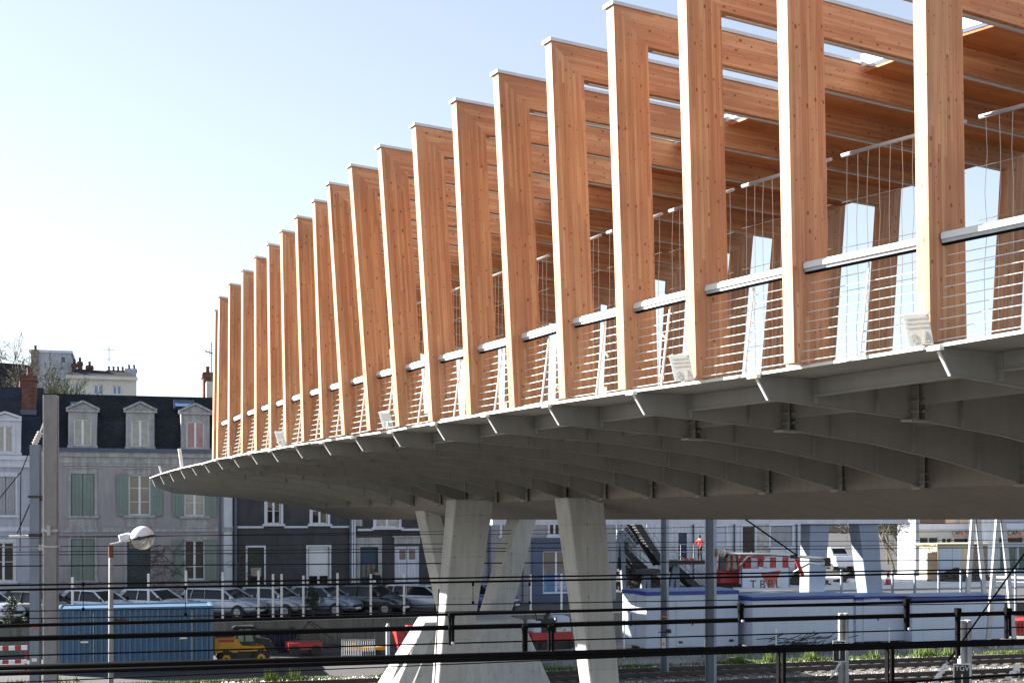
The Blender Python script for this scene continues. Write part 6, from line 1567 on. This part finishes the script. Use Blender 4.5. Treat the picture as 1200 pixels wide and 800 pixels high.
# ================================================================== PEOPLE
def person(loc, rz, joints, rad, edges, lab, top='cloth_red', legs='cloth_dark', hold=None, hair='hair'):
    o=empty('person',loc,rz,lab,'person')
    def skin_obj(name, names, mat, grow=0, extra=1):
        idx={n:i for i,n in enumerate(names)}
        es=[(idx[a],idx[b_]) for a,b_ in edges if a in idx and b_ in idx]
        me=bpy.data.meshes.new(name); me.from_pydata([joints[n] for n in names],es,[]); ob=bpy.data.objects.new(name,me); COL.objects.link(ob)
        m=ob.modifiers.new('skin','SKIN'); 
        for n,i in idx.items():
            sv=me.skin_vertices[0].data[i]; r=rad[n]; r=(r,r) if not isinstance(r,tuple) else r; sv.radius=(r[0]+grow,r[1]+grow); sv.use_root=(i==0)
        s=ob.modifiers.new('sub','SUBSURF'); s.levels=2; s.render_levels=2
        me.materials.append(MT[mat]); ob.parent=o; m.use_smooth_shade=True
        return ob
    allj=[n for n in joints]
    skin_obj('body',allj,'skin')
    skin_obj('trousers',[n for n in ('pelvis','hipL','kneeL','ankL','hipR','kneeR','ankR') if n in joints],legs,.016)
    skin_obj('jacket',['pelvis','waist','chest','neckb','shL','elL','wrL','shR','elR','wrR'],top,.026)
    h=V(joints['head']); mb=MB(); mb.sphere(h+V((0,.012,.03)),.115,12,8,0,math.pi*.62,(.92,1.05,1.05)); mb.build('hair',hair,o,smooth=True)
    mb=MB()
    for s in (-1,1): mb.sphere(h+V((s*.035,-.088,.005)),.011,6,4)
    mb.build('eyes','hair',o)
    for s,a in (('L','ankL'),('R','ankR')):
        f=V(joints[a]); mb=MB(); mb.hexa([(f.x-.05,f.y+.08,0),(f.x+.05,f.y+.08,0),(f.x+.05,f.y-.19,0),(f.x-.05,f.y-.19,0)],[(f.x-.045,f.y+.07,.11),(f.x+.045,f.y+.07,.11),(f.x+.035,f.y-.17,.06),(f.x-.035,f.y-.17,.06)]); mb.build('shoe','black_plastic',o,bev=.015)
    # fingers
    for s,w in (('L','wrL'),('R','wrR')):
        c=V(joints['hd'+s]); wv=V(joints[w]); dr=(c-wv).normalized(); sd=dr.cross(V((0,1,0))).normalized()
        mb=MB()
        for k in range(4):
            b0=c+sd*(k-1.5)*.019; l=(.07,.08,.077,.06)[k]; mb.tube([b0,b0+dr*l*.5+V((0,-.008,0)),b0+dr*l+V((0,-.03,0))],[.009,.0085,.006],6)
        b0=c-dr*.04+sd*(.04 if s=='L' else -.04); mb.tube([b0,b0+dr*.035+sd*(.03 if s=='L' else -.03)],[.011,.008],6)
        mb.build('fingers','skin',o,smooth=True)
    return o
ED=[('pelvis','waist'),('waist','chest'),('chest','neckb'),('neckb','neck'),('neck','head'),('neckb','shL'),('shL','elL'),('elL','wrL'),('wrL','hdL'),('neckb','shR'),('shR','elR'),('elR','wrR'),('wrR','hdR'),('pelvis','hipL'),('hipL','kneeL'),('kneeL','ankL'),('pelvis','hipR'),('hipR','kneeR'),('kneeR','ankR')]
RD=dict(pelvis=(.14,.10),waist=(.125,.095),chest=(.15,.11),neckb=(.09,.08),neck=.055,head=(.085,.10),shL=.065,elL=.045,wrL=.03,hdL=(.04,.022),shR=.065,elR=.045,wrR=.03,hdR=(.04,.022),hipL=.09,kneeL=.06,ankL=.042,hipR=.09,kneeR=.06,ankR=.042)
J1=dict(pelvis=(0,0,.95),waist=(0,0,1.12),chest=(0,-.01,1.32),neckb=(0,0,1.45),neck=(0,-.01,1.53),head=(0,-.03,1.64),shL=(.19,0,1.42),elL=(.25,-.02,1.14),wrL=(.21,-.14,.94),hdL=(.20,-.18,.88),shR=(-.19,0,1.42),elR=(-.30,-.08,1.18),wrR=(-.26,-.30,1.12),hdR=(-.25,-.38,1.12),hipL=(.1,0,.88),kneeL=(.12,-.03,.5),ankL=(.14,.03,.09),hipR=(-.1,0,.88),kneeR=(-.11,-.04,.5),ankR=(-.12,.02,.09))
bp_=78.5; zp=zz(820,655.6,bp_); sc=(zz(820,627,bp_)-zp)/1.75
pr=person(TN(along(820,bp_),bp_,zp),TA-R(70),J1,RD,ED,'person in a red jacket and dark trousers standing on the stair platform'); 
pr.scale=(max(sc,.86),)*3
J2=dict(J1); J2.update(wrR=(-.12,-.28,1.16),hdR=(-.06,-.33,1.18),elR=(-.27,-.1,1.14))
pp=person(TN(along(440.5,70.7),70.62,ZS+.29),TA-R(20),J2,RD,ED,'person in dark clothes holding a white paper at the navy door',top='cloth_dark'); 
mb=MB(); mb.box(-.13,.06,-.352,-.345,1.02,1.26); o=mb.build('paper_sheet','sign_white'); M=Matrix.Translation(pp.location)@Matrix.Rotation(TA-R(20),4,'Z'); o.location=M@V((-.0,-.06,0)) ; o.rotation_euler=(0,0,TA-R(20)); tag(o,'white sheet of paper held by the person at the navy door','paper')

# ================================================================== CAMERA, LIGHT, SKY
cam = bpy.data.cameras.new('Camera'); co_ = bpy.data.objects.new('Camera', cam); COL.objects.link(co_)
co_.location = (0,0,ZC); co_.rotation_euler = (math.pi/2,0,0)
cam.sensor_width = 36; cam.lens = F/1200*36; cam.shift_y = (H0-400)/1200; cam.clip_start = .1; cam.clip_end = 9000
SC.camera = co_
EL=R(26); sd=V((-.94,.34,0)).normalized()*math.cos(EL)+V((0,0,math.sin(EL)))
sun=bpy.data.lights.new('Sun','SUN'); sun.energy=5.0; sun.angle=R(.53); sun.color=(1,.95,.87); so=bpy.data.objects.new('Sun',sun); COL.objects.link(so); so.rotation_euler=sd.to_track_quat('Z','Y').to_euler(); so.location=(-30,30,60)
w=bpy.data.worlds.new('World'); SC.world=w; w.use_nodes=True; nt=w.node_tree; ns=nt.nodes; ln=nt.links
bg=ns['Background']; sk=ns.new('ShaderNodeTexSky'); sk.sky_type='NISHITA'; sk.sun_disc=False; sk.sun_elevation=EL; sk.sun_rotation=math.atan2(sd.x,sd.y); sk.air_density=1.0; sk.dust_density=.4; sk.ozone_density=1.0; sk.altitude=50
gm=ns.new('ShaderNodeGamma'); gm.inputs[1].default_value=.68; hs=ns.new('ShaderNodeHueSaturation'); hs.inputs['Saturation'].default_value=.82; hs.inputs['Hue'].default_value=.509
ln.new(sk.outputs[0],gm.inputs[0]); ln.new(gm.outputs[0],hs.inputs['Color']); ln.new(hs.outputs[0],bg.inputs[0]); bg.inputs[1].default_value=.082
SC.view_settings.view_transform='Standard'; SC.view_settings.look='None'; SC.view_settings.gamma=1; SC.view_settings.exposure=2.25
SC.render.engine='CYCLES'
SC.render.resolution_x=1024; SC.render.resolution_y=682
